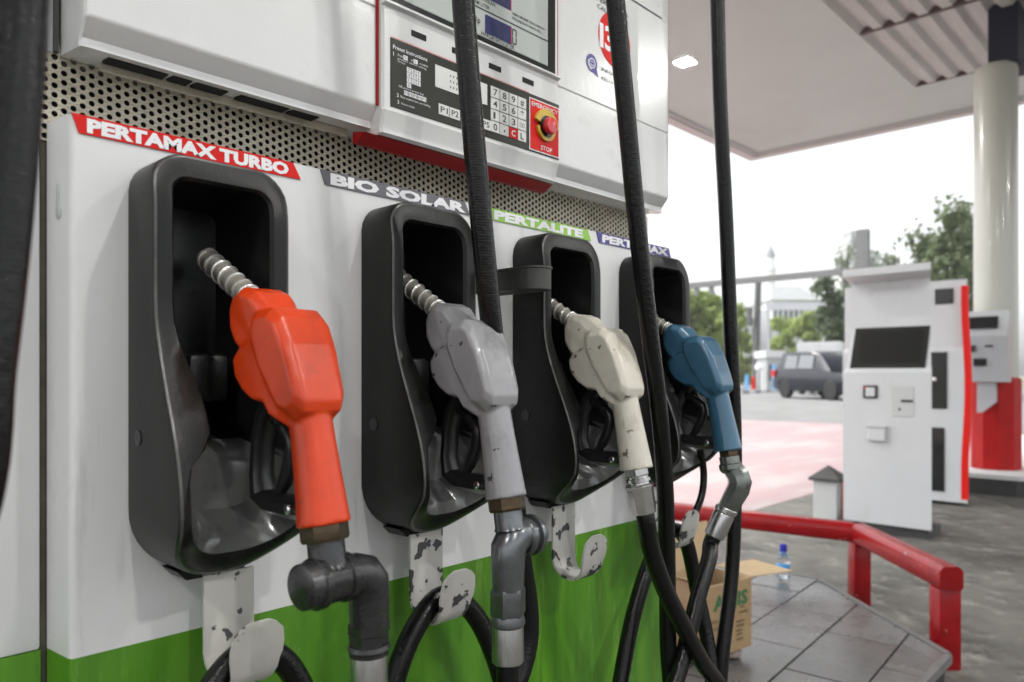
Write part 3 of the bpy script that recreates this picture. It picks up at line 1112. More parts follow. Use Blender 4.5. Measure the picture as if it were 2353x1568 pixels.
def boot_ring(top, bot, w, rt, rb, dfun, wmod=None, nt=34, ntop=5, nbot=7):
    """closed ring: right side top->bottom, bottom row, left side bottom->top, top row"""
    ts = []
    for k in range(nt):
        q = k / (nt - 1)
        q = 0.5 - 0.5 * math.cos(PI * q)
        ts.append(top - (top - bot) * q)
    right = []
    for t_ in ts:
        hw = half_width(t_, top, bot, w, rt, rb)
        if wmod:
            hw = hw - wmod(t_)
        right.append((max(hw, 0.002), t_))
    left = [(-x, t_) for x, t_ in reversed(right)]
    xb = right[-1][0]
    bottom = [(xb - 2 * xb * (k + 1) / (nbot + 1), bot) for k in range(nbot)]
    xt = right[0][0]
    toprow = [(-xt + 2 * xt * (k + 1) / (ntop + 1), top) for k in range(ntop)]
    loop = right + bottom + left + toprow
    return [(x, -dfun(x, t_), t_) for x, t_ in loop]


def d_front(x, t_):
    """how far the boot front stands off the door at height t"""
    d = 0.064 + 0.060 * smoothstep(0.075, -0.125, t_)
    d -= 0.070 * smoothstep(-0.135, -0.210, t_)
    d -= 0.008 * smoothstep(0.16, 0.217, t_)
    return d


def wmod_inner(t_):
    # thicker cheeks towards the middle, opening out again into the bowl
    return 0.0175 * smoothstep(0.06, -0.045, t_) * (1 - smoothstep(-0.058, -0.085, t_)) - 0.0085 * smoothstep(-0.060, -0.10, t_)


def d_cav(x, t_):
    up = -0.055
    low = 0.052
    return up + (low - up) * smoothstep(-0.045, -0.085, t_)


def make_boot(cx):
    b = B()
    R0 = boot_ring(BT, BB, 0.0715, 0.034, 0.066, lambda x, t_: 0.001)
    R1 = boot_ring(BT, BB, 0.0712, 0.034, 0.066, lambda x, t_: d_front(x, t_) - 0.0042)
    R2 = boot_ring(BT - 0.0009, BB + 0.0010, 0.0703, 0.033, 0.065, lambda x, t_: d_front(x, t_) - 0.0010)
    R3 = boot_ring(BT - 0.0032, BB + 0.0036, 0.0678, 0.031, 0.063, lambda x, t_: d_front(x, t_))
    it, ib = BT - 0.025, BB + 0.026
    R4 = boot_ring(it + 0.003, ib - 0.004, 0.0535, 0.018, 0.054, lambda x, t_: d_front(x, t_) - 0.0006, wmod_inner)
    R5 = boot_ring(it, ib, 0.0505, 0.016, 0.050, lambda x, t_: d_front(x, t_) - 0.005, wmod_inner)
    R6 = boot_ring(it - 0.002, ib + 0.016, 0.0490, 0.016, 0.046, lambda x, t_: min(d_front(x, t_) - 0.02, d_cav(x, t_) + 0.03), lambda t_: wmod_inner(t_) * 0.8)
    R7 = boot_ring(it - 0.006, ib + 0.040, 0.0440, 0.012, 0.040, d_cav, lambda t_: wmod_inner(t_) * 0.5)
    rings = []
    for Rg in (R0, R1, R2, R3, R4, R5):
        rings.append([(cx + x, y, HC + z) for x, y, z in Rg])
    b.rings(rings[:3], False, False)
    b.mi = 1  # crease ring: painted highlight and wear
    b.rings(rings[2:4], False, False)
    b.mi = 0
    b.rings(rings[3:], False, False)
    bmesh.ops.remove_doubles(b.bm, verts=b.bm.verts[:], dist=1e-6)
    o = b.obj('nozzle_boot', [M_boot, M_edgehighlight], pump, smooth=50)
    b = B()
    rings = [[(cx + x, y, HC + z) for x, y, z in Rg] for Rg in (R5, R6, R7)]
    n = len(rings[0])
    b.rings(rings, False, False)
    # back of the cavity: strips across from side to side
    last = rings[-1]
    nt_ = 34
    rt_ = last[:nt_]
    lf_ = last[nt_ + 7:nt_ + 7 + nt_][::-1]
    vs = rt_ + lf_
    b.faces(vs, [[i, i + 1, nt_ + i + 1, nt_ + i] for i in range(nt_ - 1)])
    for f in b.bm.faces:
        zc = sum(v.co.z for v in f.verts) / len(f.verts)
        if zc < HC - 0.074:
            f.material_index = 1  # lower bowl takes the painted reflection grey
    b.obj('boot_pocket', [M_bowl, M_bowlreflect], o, smooth=60)
    # foot under the boot that carries the hook, plug on the cheek
    b = B()
    b.prism([(cx - 0.040, HC - 0.197), (cx + 0.036, HC - 0.197), (cx + 0.030, HC - 0.2075), (cx - 0.030, HC - 0.2075)], -0.040, -0.003)
    b.obj('boot_foot', M_boot, o, smooth=0)
    b = B()
    b.lathe((cx - 0.0713, -0.028, HC - 0.062), (-1, 0, 0), [(0, 0.008), (0.0012, 0.008), (0.0016, 0.006), (0.0008, 0.001)], 16)
    b.obj('boot_plug', M_blackplastic, o)
    # seat the nozzle rests on, deep in the pocket
    b = B()
    b.box(cx - 0.022, cx + 0.022, -0.028, 0.045, HC - 0.030, HC + 0.022, 0.008, 2)
    b.obj('nozzle_seat', M_boot, o)
    return o


def make_hook(cx, clean):
    b = B()
    th = 0.0035
    path = [(0.043, -0.205), (0.043, -0.285)]
    for k in range(1, 9):
        a = PI * k / 8
        path.append((0.043 + 0.0285 * (1 - math.cos(a)), -0.285 - 0.0285 * math.sin(a)))
    path += [(0.1020, -0.280), (0.1045, -0.268), (0.1070, -0.254), (0.1082, -0.247), (0.1088, -0.243)]
    hw = [0.027, 0.027] + [0.026, 0.024, 0.022, 0.021, 0.021, 0.022, 0.024, 0.026] + [0.0275, 0.0280, 0.0255, 0.0185, 0.010]
    rings = []
    for k, (s, t_) in enumerate(path):
        p0 = path[max(0, k - 1)]
        p1 = path[min(len(path) - 1, k + 1)]
        d = Vector((p1[0] - p0[0], p1[1] - p0[1])).normalized()
        nx, nz = d.y, -d.x
        w = hw[k]
        rings.append([(cx - w, -(s - nx * th / 2), HC + t_ - nz * th / 2), (cx + w, -(s - nx * th / 2), HC + t_ - nz * th / 2),
                      (cx + w, -(s + nx * th / 2), HC + t_ + nz * th / 2), (cx - w, -(s + nx * th / 2), HC + t_ + nz * th / 2)])
    b.rings(rings)
    return b.obj('hose_hook', M_hookclean if clean else M_hook, pump, smooth=30)


for i, cx in enumerate(BOOT_X):
    make_boot(cx)
    make_hook(cx + (0.013 if i == 0 else 0), i == 0)


def hose_guide(cx):
    """flat strap loop that stands out from the door and steadies a hanging hose"""
    b = B()
    w, z0, z1 = 0.022, HC + 0.1165, HC + 0.1440
    out = [(-w, 0.0), (-w, 0.108)] + [(-w * math.cos(R(a)), 0.108 + w * math.sin(R(a))) for a in range(15, 180, 15)] + [(w, 0.108), (w, 0.0)]
    inn = [(x * 0.86, s if s < 0.108 else 0.108 + (s - 0.108) * 0.86) for x, s in out]
    rings = []
    for (zz, o_) in ((z0, out), (z1, out), (z1 + 0.001, [(x * 1.07, s + (0.0015 if s > 0.1 else 0)) for x, s in out]), (z1 + 0.0035, [(x * 1.07, s + (0.0015 if s > 0.1 else 0)) for x, s in out]), (z1 + 0.0035, inn), (z0, inn)):
        rings.append([(cx + x, -s - 0.0008, zz) for x, s in o_])
    n = len(out)
    vs = [p for r_ in rings for p in r_]
    fs = []
    for k in range(len(rings)):
        k2 = (k + 1) % len(rings)
        for i in range(n - 1):
            fs.append([k * n + i, k * n + i + 1, k2 * n + i + 1, k2 * n + i])
    b.faces(vs, fs)
    return b.obj('hose_guide', M_greymetal_dark, pump, smooth=30)


M_greymetal_dark = mat('dark_painted_metal', (0.05, 0.052, 0.047), 0.4, noise=0.3, nscale=30)
hose_guide(0.770)

# ------------------------------------------------------------------ nozzles
def fat(b, pts, w, edge, tap=None):
    """rounded extrusion of a side profile (s, t) across x, |x| <= w"""
    cx = sum(p[0] for p in pts) / len(pts)
    cz = sum(p[1] for p in pts) / len(pts)
    ext = max(math.hypot(p[0] - cx, p[1] - cz) for p in pts)
    rings = []
    steps = [(w, 1.0), (w - edge * 0.55, 0.28), (w - edge * 0.75, 0.0)]
    for x, k in steps:
        f = 1 - k * edge / ext
        rings.append([(-x, -(cx + (p[0] - cx) * f), cz + (p[1] - cz) * f) for p in pts])
    for x, k in reversed(steps):
        f = 1 - k * edge / ext
        rings.append([(x, -(cx + (p[0] - cx) * f), cz + (p[1] - cz) * f) for p in pts])
    if tap:                                 # narrower towards the outer face
        s0, s1, k = tap
        rings = [[(x * (1 - k * smoothstep(s0, s1, -y)), y, z) for x, y, z in rg] for rg in rings]
    b.rings(rings)


def cover_mesh():
    b = B()
    nose = [(0.060, 0.074), (0.066, 0.088), (0.080, 0.094), (0.098, 0.088), (0.113, 0.072), (0.122, 0.045), (0.112, 0.024), (0.090, 0.022), (0.072, 0.034), (0.061, 0.052)]
    fat(b, nose, 0.0275, 0.011, (0.080, 0.125, 0.25))
    belly = [(0.071, 0.026), (0.085, 0.040), (0.120, 0.050), (0.150, 0.020), (0.160, -0.020), (0.152, -0.040), (0.138, -0.034), (0.129, -0.021), (0.108, -0.018), (0.090, -0.008), (0.075, 0.008)]
    fat(b, belly, 0.0310, 0.010, (0.112, 0.182, 0.20))
    hump = [(0.104, 0.062), (0.113, 0.069), (0.134, 0.071), (0.146, 0.062), (0.160, 0.036), (0.172, 0.004), (0.178, -0.016), (0.1765, -0.027), (0.166, -0.034),
            (0.150, -0.030), (0.138, -0.012), (0.120, 0.015), (0.106, 0.044)]
    fat(b, hump, 0.0335, 0.0120, (0.112, 0.182, 0.20))
    path = [(0, -0.150, -0.010), (0, -0.1565, -0.030), (0, -0.1625, -0.055), (0, -0.1690, -0.085), (0, -0.1745, -0.112), (0, -0.1780, -0.131)]
    b.tube(path, [0.019, 0.0195, 0.0198, 0.0210, 0.0225, 0.0240], 20)
    o = b.obj('cover_form', M_boot)
    rm = o.modifiers.new('r', 'REMESH')
    rm.mode = 'VOXEL'
    rm.voxel_size = 0.0019
    sm = o.modifiers.new('s', 'SMOOTH')
    sm.factor = 0.5
    sm.iterations = 3
    dg = bpy.context.evaluated_depsgraph_get()
    me = bpy.data.meshes.new_from_object(o.evaluated_get(dg))
    bpy.data.objects.remove(o)
    me.polygons.foreach_set('use_smooth', [True] * len(me.polygons))
    me.materials.clear()
    return me


COVER = cover_mesh()


def mesh_child(name, me, m, parent, loc):
    me2 = me.copy()
    me2.materials.clear()
    me2.materials.append(m)
    o = bpy.data.objects.new(name, me2)
    COL.objects.link(o)
    o.parent = parent
    return o


def child(b, name, m, parent, smooth=40, **tags):
    """parts given in the nozzle's own axes"""
    o = b.obj(name, m, None, smooth, **tags)
    o.parent = parent
    return o


def spout_parts(nz):
    base = Vector((0, -0.070, 0.079))
    d = Vector((0, 0.87, 0.50)).normalized()
    b = B()
    L = 0.112
    b.lathe(base - d * 0.012, d, [(0, 0.0108), (L + 0.012, 0.0108), (L + 0.014, 0.0088), (L - 0.02, 0.0084)], 20)
    sp = child(b, 'spout', M_spring, nz)
    # wire coil wound round the spout, tight at the body and open towards the tip
    pts = []
    n = 16
    pos = 0.0
    turns = [0.004, 0.0045, 0.006] + [0.0155] * 6
    a_prev = Vector((1, 0, 0))
    bb = d.cross(a_prev)
    for tpitch in turns:
        for k in range(n):
            a = 2 * PI * k / n
            pts.append(base + d * (0.006 + pos + tpitch * k / n) + (a_prev * math.cos(a) + bb * math.sin(a)) * 0.0117)
        pos += tpitch
    b = B()
    b.tube(pts, 0.0015, 6)
    child(b, 'spring', M_coil, sp)
    b = B()
    b.lathe(base - d * 0.006, d, [(0, 0.0125), (0.008, 0.0125), (0.010, 0.0115), (0.010, 0.009)], 20)
    child(b, 'spout_collar', M_steel, sp)


def lever_parts(nz):
    b = B()
    # guard: wide D-shaped loop of black plastic
    path = [(0.112, -0.012), (0.092, -0.032), (0.081, -0.056), (0.078, -0.092), (0.083, -0.112), (0.102, -0.119), (0.135, -0.1195), (0.160, -0.118)]
    path = [(p.x, p.y) for p in [Vector((a, c, 0)) for a, c in path]]
    hw = [0.015, 0.014, 0.012, 0.012, 0.014, 0.015, 0.015, 0.015]
    th = [0.012, 0.012, 0.011, 0.011, 0.015, 0.020, 0.022, 0.022]
    rings = []
    for k, (s, t_) in enumerate(path):
        p0, p1 = path[max(0, k - 1)], path[min(len(path) - 1, k + 1)]
        d = Vector((p1[0] - p0[0], p1[1] - p0[1])).normalized()
        nx, nz_ = -d.y, d.x
        ring = []
        for i in range(8):
            a = 2 * PI * (i + 0.5) / 8
            q = max(abs(math.cos(a)), abs(math.sin(a)))
            uu, vv = math.cos(a) / q * hw[k] * (0.9 if i % 2 else 1), math.sin(a) / q * th[k] / 2
            ring.append((uu, -(s + nx * vv), t_ + nz_ * vv))
        rings.append(ring)
    b.rings(rings)
    g = child(b, 'hand_guard', M_blackplastic, nz)
    b = B()
    b.tube(spline([(0, -0.098, -0.036), (0, -0.118, -0.045), (0, -0.131, -0.058), (0, -0.127, -0.080), (0, -0.114, -0.102), (0, -0.104, -0.115)], 5),
           [0.0055] * 5 + [0.0075] * 15 + [0.006] * 6, 10)
    child(b, 'trigger', M_blackplastic, nz)
    for sx in (-1, 1):
        b = B()
        b.lathe((sx * 0.0148, -0.146, -0.1185), (sx, 0, 0), [(0, 0.0048), (0.0018, 0.0048), (0.0028, 0.0035), (0.0028, 0.0005)], 12)
        child(b, 'rivet', M_chrome, g)
    b = B()
    b.box(-0.009, 0.009, -0.142, -0.118, -0.030, -0.016, 0.002)
    child(b, 'valve_stem', M_greymetal, nz)


def hexnut(b, base, axis, r, h):
    b.lathe(base, axis, [(0, r * 0.93), (h * 0.15, r), (h * 0.85, r), (h, r * 0.93)], 6)


NZ = []
GN = 'fuel nozzles hanging in the pump boots'
specs = [('orange', 0.365, 0.018, 'orange fuel nozzle in the nearest boot below the red name strip', 5, 1.0, -0.0075),
         ('grey', 0.630, 0.010, 'scuffed grey fuel nozzle in the boot below the grey name strip', 0, 1.04, -0.0078),
         ('cream', 0.910, 0.002, 'cream white fuel nozzle in the boot below the lime green name strip', 0, 1.022, -0.0036),
         ('blue', 1.190, 0.000, 'blue fuel nozzle in the farthest boot', 0, 0.985, -0.002)]
for colr, x, ds, lab, rz, sz, dh in specs:
    nz = empty('fuel_nozzle', (x, -ds, HC + dh), lab, 'fuel nozzle', GN)
    nz.rotation_euler.z = R(rz)
    nz.scale = (1.06, 1, sz)
    mesh_child('nozzle_cover', COVER, M_nozzle[colr], nz, None)
    spout_parts(nz)
    lever_parts(nz)
    NZ.append(nz)

# fittings below the grips; local axes of each nozzle
GB = Vector((0, -0.178, -0.131))            # grip bottom
gax = Vector((0, -0.17, -1)).normalized()
# 1: hex nut, neck, drum swivel across x, elbow, collar, ferrule
nz = NZ[0]
b = B()
hexnut(b, GB - gax * 0.004, gax, 0.0215, 0.019)
child(b, 'hex_nut', M_brass, nz, 25)
b = B()
b.lathe(GB + gax * 0.014, gax, [(0, 0.0165), (0.020, 0.0165), (0.026, 0.019)], 20)
dz = GB.z - 0.050
dy = GB.y - 0.008
b.lathe((-0.031, dy, dz), (1, 0, 0), [(0, 0.016), (0.002, 0.0205), (0.013, 0.0215), (0.014, 0.0235), (0.020, 0.0235), (0.021, 0.021), (0.042, 0.021), (0.043, 0.023), (0.050, 0.023), (0.052, 0.018)], 28)
el = [(0.016, dy, dz), (0.028, dy, dz), (0.037, dy, dz - 0.003), (0.043, dy, dz - 0.011), (0.0445, dy, dz - 0.022), (0.0445, dy, dz - 0.052)]
b.tube(el, [0.0185, 0.0195, 0.020, 0.020, 0.019, 0.018], 20)
b.lathe((0.0445, dy, dz - 0.050), (0, 0, -1), [(0, 0.0195), (0.010, 0.0195), (0.011, 0.0185), (0.022, 0.0185)], 6)
child(b, 'swivel', M_gunmetal, nz, 30)
b = B()
b.lathe((0.0445, dy, dz - 0.071), (0, 0, -1), [(0, 0.0185), (0.004, 0.0200), (0.007, 0.0185), (0.010, 0.0185)], 20)
child(b, 'collar', M_gunmetal, nz, 30)
b = B()
b.lathe((0.0445, dy, dz - 0.079), (0, 0, -1), [(0, 0.0165), (0.003, 0.0172), (0.045, 0.0172), (0.047, 0.0155)], 20)
child(b, 'ferrule', M_steel, nz, 30)


def nzp(nz, v):
    v = Vector((v[0] * nz.scale.x, v[1], v[2] * nz.scale.z))
    return nz.location + Matrix.Rotation(nz.rotation_euler.z, 3, 'Z') @ v


END1 = nzp(nz, (0.0445, dy, dz - 0.125))
# 2: nut, ball elbow with ring, hex, ring, ferrule
nz = NZ[1]
b = B()
hexnut(b, GB - gax * 0.003, gax, 0.0215, 0.018)
child(b, 'hex_nut', M_brass, nz, 25, label='dark worn hex nut')
b = B()
b.lathe(GB + gax * 0.014, gax, [(0, 0.0165), (0.018, 0.0165), (0.022, 0.018)], 20)
dz = GB.z - 0.043
dy = GB.y - 0.007
b.lathe((0.044, dy, dz - 0.003), (-1, 0, 0), [(0, 0.014), (0.002, 0.020), (0.008, 0.0235), (0.013, 0.0235), (0.014, 0.019), (0.018, 0.019), (0.019, 0.0215), (0.024, 0.0215), (0.026, 0.019)], 28)
el = [(0.022, dy, dz), (0.012, dy, dz), (0.003, dy, dz - 0.003), (-0.003, dy, dz - 0.012), (-0.004, dy, dz - 0.025), (-0.004, dy, dz - 0.058)]
b.tube(el, [0.018, 0.0195, 0.0205, 0.0205, 0.0195, 0.0185], 20)
b.lathe((-0.004, dy, dz - 0.056), (0, 0, -1), [(0, 0.0195), (0.003, 0.0205), (0.028, 0.0205), (0.031, 0.0190)], 6)
b.lathe((-0.004, dy, dz - 0.086), (0, 0, -1), [(0, 0.0180), (0.006, 0.0195), (0.010, 0.0195), (0.013, 0.0175)], 24)
child(b, 'swivel', M_greymetal, nz, 30)
b = B()
b.lathe((-0.004, dy, dz - 0.096), (0, 0, -1), [(0, 0.0170), (0.003, 0.0178), (0.042, 0.0182), (0.044, 0.0160)], 22)
child(b, 'ferrule', M_steel, nz, 30)
END2 = nzp(nz, (-0.004, dy, dz - 0.138))
# 3: straight chrome fittings leaning outwards
nz = NZ[2]
ax = Vector((0.10, -0.16, -1)).normalized()
b = B()
hexnut(b, GB - ax * 0.003, ax, 0.0190, 0.012)
b.lathe(GB + ax * 0.009, ax, [(0, 0.0150), (0.003, 0.0150), (0.0035, 0.0175), (0.008, 0.0175), (0.009, 0.0145), (0.013, 0.0145)], 24)
b.lathe(GB + ax * 0.020, ax, [(0, 0.0185), (0.003, 0.0205), (0.006, 0.0205), (0.009, 0.0190), (0.040, 0.0175), (0.043, 0.0165)], 8)
child(b, 'chrome_coupling', M_chrome, nz, 25)
END3 = nzp(nz, GB + ax * 0.058)
# 4: brass nut, ball, slanted elbow, ferrule towards the pump
nz = NZ[3]
b = B()
hexnut(b, GB - gax * 0.003, gax, 0.0170, 0.016)
child(b, 'hex_nut', M_brass, nz, 25)
b = B()
b.lathe(GB + gax * 0.010, gax, [(0, 0.0165), (0.012, 0.0165), (0.014, 0.019), (0.022, 0.019), (0.028, 0.0150)], 22)
p0 = GB + gax * 0.036
ax4 = Vector((-0.22, 0.36, -1)).normalized()
b.tube([p0 - Vector((0, -0.004, -0.012)), p0 + Vector((0.004, -0.010, -0.006)), p0 + Vector((0.004, -0.014, -0.018)), p0 + Vector((0.002, -0.012, -0.030)), p0 + Vector((-0.006, 0.004, -0.066))],
       [0.016, 0.0195, 0.0200, 0.0195, 0.0170], 8)
child(b, 'swivel', M_greenmetal, nz, 30)
q0 = p0 + Vector((-0.006, 0.004, -0.062))
b = B()
b.lathe(q0, ax4, [(0, 0.0165), (0.002, 0.0190), (0.009, 0.0190), (0.011, 0.0165)], 22)
b.lathe(q0 + ax4 * 0.011, ax4, [(0, 0.0170), (0.003, 0.0180), (0.043, 0.0180), (0.045, 0.0160)], 22)
child(b, 'ferrule', M_steel, nz, 30)
END4 = nzp(nz, q0 + ax4 * 0.050)

# ------------------------------------------------------------------ hoses
HG = 'fuel hoses of the pump'


def hose(pts, lab, rad=0.0135):
    p = spline(pts, 8)
    b = B()
    b.tube(p, rad, 16)
    o = b.obj('fuel_hose', M_rubber, None, 60)
    return tag(o, lab, 'fuel hose', HG)


def Q(u, v, d):
    return onY(u, v, -d)


def low(x, d, z):
    return Vector((x, -d, z))


up = 2.9
HK = 0.0715                                 # stand-off of the hook seats
# nearest hose, out of focus at the left edge
a = Q(52, 0, 0.31)
hose([a + (a - Q(38, 200, 0.31)) * 9, a + (a - Q(38, 200, 0.31)) * 4, a + (a - Q(38, 200, 0.31)), a, Q(38, 200, 0.31), Q(2, 600, 0.312), Q(-28, 850, 0.315), Q(-60, 1150, 0.315),
      low(-0.015, 0.27, 0.62), low(0.05, 0.20, 0.44), low(0.17, 0.12, 0.42), low(0.255, 0.085, 0.58), low(0.308, HK, 0.74), low(0.338, HK, 0.797), low(0.370, HK, 0.816), low(0.405, HK, 0.80),
      low(0.436, 0.08, 0.74), low(0.460, 0.11, 0.58), low(0.45, 0.16, 0.44), low(0.43, 0.2, 0.50), END1 + Vector((0, 0, -0.06)), END1 + Vector((0, 0, 0.005))],
     'blurred black fuel hose hanging nearest at the left edge and feeding the orange nozzle')
hose([Q(944, -1800, 0.15), Q(1004, -900, 0.15), Q(1044, -300, 0.15), Q(1064, 0, 0.15), Q(1087, 300, 0.15), Q(1110, 550, 0.15), Q(1134, 790, 0.145), Q(1165, 1020, 0.12), Q(1195, 1250, 0.10), Q(1214, 1480, 0.10),
      low(0.69, 0.10, 0.60), low(0.66, 0.09, 0.42), low(0.57, 0.075, 0.40), low(0.51, 0.07, 0.55), low(0.545, HK, 0.70), low(0.585, HK, 0.782), low(0.632, HK, 0.816), low(0.680, HK, 0.79),
      low(0.715, 0.085, 0.72), low(0.725, 0.12, 0.58), low(0.69, 0.17, 0.45), low(0.645, 0.19, 0.52), END2 + Vector((0, 0, -0.06)), END2 + Vector((0, 0, 0.005))],
     'ribbed black fuel hose in front of the keypad feeding the grey nozzle')
hose([Q(1300, -1500, 0.18), Q(1360, -700, 0.18), Q(1392, -250, 0.18), Q(1414, 0, 0.18), Q(1436, 230, 0.18), Q(1462, 500, 0.18), Q(1492, 760, 0.18), Q(1516, 960, 0.175), Q(1528, 1120, 0.165), Q(1533, 1300, 0.155), Q(1535, 1480, 0.15), Q(1540, 1640, 0.15),
      low(0.97, 0.16, 0.42), low(1.03, 0.18, 0.36), low(1.09, 0.19, 0.42), Q(1662, 1610, 0.19), Q(1612, 1520, 0.19), Q(1565, 1430, 0.19), Q(1522, 1340, 0.19), Q(1494, 1255, 0.188), END3 + Vector((0.002, -0.003, -0.02)), END3 - Vector((0.0005, -0.0008, -0.005))],
     'black fuel hose crossing the call centre sticker and feeding the cream nozzle')
hose([Q(1620, -1200, 0.12), Q(1632, -600, 0.12), Q(1642, -250, 0.12), Q(1648, 0, 0.12), Q(1655, 250, 0.12), Q(1668, 500, 0.12), Q(1678, 750, 0.12), Q(1688, 1000, 0.12), Q(1687, 1200, 0.12), Q(1680, 1330, 0.12), Q(1662, 1480, 0.12), Q(1640, 1640, 0.12),
      low(1.14, 0.11, 0.42), low(1.05, 0.09, 0.38), low(1.0, 0.08, 0.50), low(1.045, HK, 0.655), low(1.105, HK, 0.765), low(1.150, HK, 0.808), low(1.192, HK, 0.817), low(1.228, HK, 0.795),
      low(1.255, 0.08, 0.70), low(1.255, 0.11, 0.56), low(1.20, 0.14, 0.42), low(1.14, 0.16, 0.40), Q(1540, 1640, 0.17), Q(1572, 1500, 0.17), Q(1602, 1380, 0.17), Q(1630, 1280, 0.166), END4 + ax4 * 0.02, END4 - ax4 * 0.008],
     'farthest black fuel hose standing against the open sky and feeding the blue nozzle')
b = B()
b.tube(spline([Q(1610, 1035, 0.10), Q(1617, 1090, 0.10), Q(1612, 1140, 0.10), Q(1590, 1190, 0.095), Q(1560, 1222, 0.09)], 8), 0.0065, 10)
tag(b.obj('thin_cable', M_rubber, None, 60), 'thin black cable curving from the blue nozzle to the farthest hook', 'cable')

# ------------------------------------------------------------------ island things
# cardboard box
bx = empty('cardboard_box', (2.35, 0.5, IZ), 'open cardboard box with green lettering behind the hoses on the island', 'box')
Mbx = Matrix.Translation((2.235, 0.440, IZ)) @ Matrix.Rotation(R(-11), 4, 'Z')
bw, bd, bh, bz0 = 0.232, 0.20, 0.238, 0.036


def bpart(pts, name, m, parent=bx):
    b = B()
    b.faces([Mbx @ Vector(p) for p in pts[0]], pts[1])
    return b.obj(name, m, parent, smooth=0)


def slab(p, d1, d2, nrm, th=0.004):
    p, d1, d2, nrm = Vector(p), Vector(d1), Vector(d2), Vector(nrm) * th
    vs = [p, p + d1, p + d1 + d2, p + d2]
    vs += [v + nrm for v in vs]
    return vs, [[0, 1, 2, 3], [4, 7, 6, 5], [0, 4, 5, 1], [1, 5, 6, 2], [2, 6, 7, 3], [3, 7, 4, 0]]


fr = bpart(slab((0, 0, bz0), (bw, 0, 0), (0, 0, bh), (0, 1, 0)), 'front_panel', M_card)
bpart(slab((0, bd, bz0), (bw, 0, 0), (0, 0, bh), (0, -1, 0)), 'back_panel', M_cardin)
bpart(slab((0, 0.004, bz0), (0, bd - 0.008, 0), (0, 0, bh), (1, 0, 0)), 'side_panel', M_cardin)
bpart(slab((bw, 0.004, bz0), (0, bd - 0.008, 0), (0, 0, bh), (-1, 0, 0)), 'side_panel', M_cardin)
bpart(slab((0.004, 0.004, bz0), (bw - 0.008, 0, 0), (0, bd - 0.008, 0), (0, 0, 1)), 'bottom_panel', M_card)
bpart(slab((bw, 0, bz0 + bh), (0.02, bd * 0.9, 0), (0.172, -0.045, 0.004), (0, 0, 1)), 'flap', M_cardin)
bpart(slab((0, bd, bz0 + bh), (bw, 0, 0), (0.045, 0.035, 0.155), (0, -1, 0.3)), 'flap', M_cardin)
bpart(slab((0, 0, bz0 + bh), (0, bd, 0), (-0.09, 0.01, 0.04), (0, 0, 1)), 'flap', M_cardin)
bpart(slab((0, 0, bz0 + bh), (bw, 0, 0), (0, 0.06, -0.03), (0, 0.4, 1)), 'flap', M_cardin)
b = B()
text_into(b, 'ARJIS', 0.030, bz0 + bh - 0.082, -0.0012, 0.048, 0.180, 0.04)
for v in b.bm.verts:
    v.co = Mbx @ v.co
b.obj('lettering', M_cardink, fr, smooth=0)
b = B()
for j, (z, x0, x1) in enumerate(((0.142, 0.17, 0.19), (0.124, 0.165, 0.21), (0.095, 0.15, 0.19), (0.080, 0.15, 0.195), (0.064, 0.148, 0.185), (0.050, 0.15, 0.178), (0.034, 0.15, 0.19), (0.115, 0.02, 0.06), (0.09, 0.03, 0.07))):
    x = x0
    while x < x1 - 0.004:
        w = rnd.uniform(0.004, 0.008)
        quad(b, x, x + w, bz0 + z, bz0 + z + 0.008, -0.0012)
        x += w + 0.0025
for v in b.bm.verts:
    v.co = Mbx @ v.co
b.obj('small_print', M_cardink2, fr, smooth=0, kind='stuff')
# stones under the box
for i, (x, y, s) in enumerate(((2.29, 0.455, 0.05), (2.40, 0.44, 0.045), (2.36, 0.575, 0.05))):
    b = B()
    bm2 = bmesh.new()
    bmesh.ops.create_icosphere(bm2, subdivisions=2, radius=1)
    rr = random.Random(i)
    for v in bm2.verts:
        v.co = Vector((x + v.co.x * s * rr.uniform(0.9, 1.1), y + v.co.y * s * 0.8 * rr.uniform(0.9, 1.1), IZ + 0.0175 + v.co.z * 0.018 * rr.uniform(0.95, 1.0)))
    b.merge(bm2)
    tag(b.obj('stone', M_stone, None, 60), ['rough flat stone under the left front of the cardboard box', 'rough flat stone under the right front corner of the cardboard box', 'rough flat stone under the rear of the cardboard box'][i], 'stone', 'stones under the cardboard box')
# red crate behind
cr = empty('red_crate', (2.1, 0.75, IZ), 'red plastic crate half hidden behind the cardboard box', 'crate')
b = B()
for (x0, x1, y0, y1) in ((1.93, 2.19, 0.62, 0.632), (1.93, 2.19, 0.888, 0.90), (1.93, 1.942, 0.632, 0.888), (2.178, 2.19, 0.632, 0.888)):
    b.box(x0, x1, y0, y1, IZ + 0.004, IZ + 0.245, 0.002, 1)
b.box(1.942, 2.178, 0.632, 0.888, IZ + 0.006, IZ + 0.016)
b.obj('crate_body', M_crate, cr, smooth=0)
b = B()
for z in (0.06, 0.12, 0.23):
    b.box(1.924, 2.196, 0.612, 0.619, IZ + z, IZ + z + 0.016)
b.obj('rib', M_crate, cr, smooth=0)
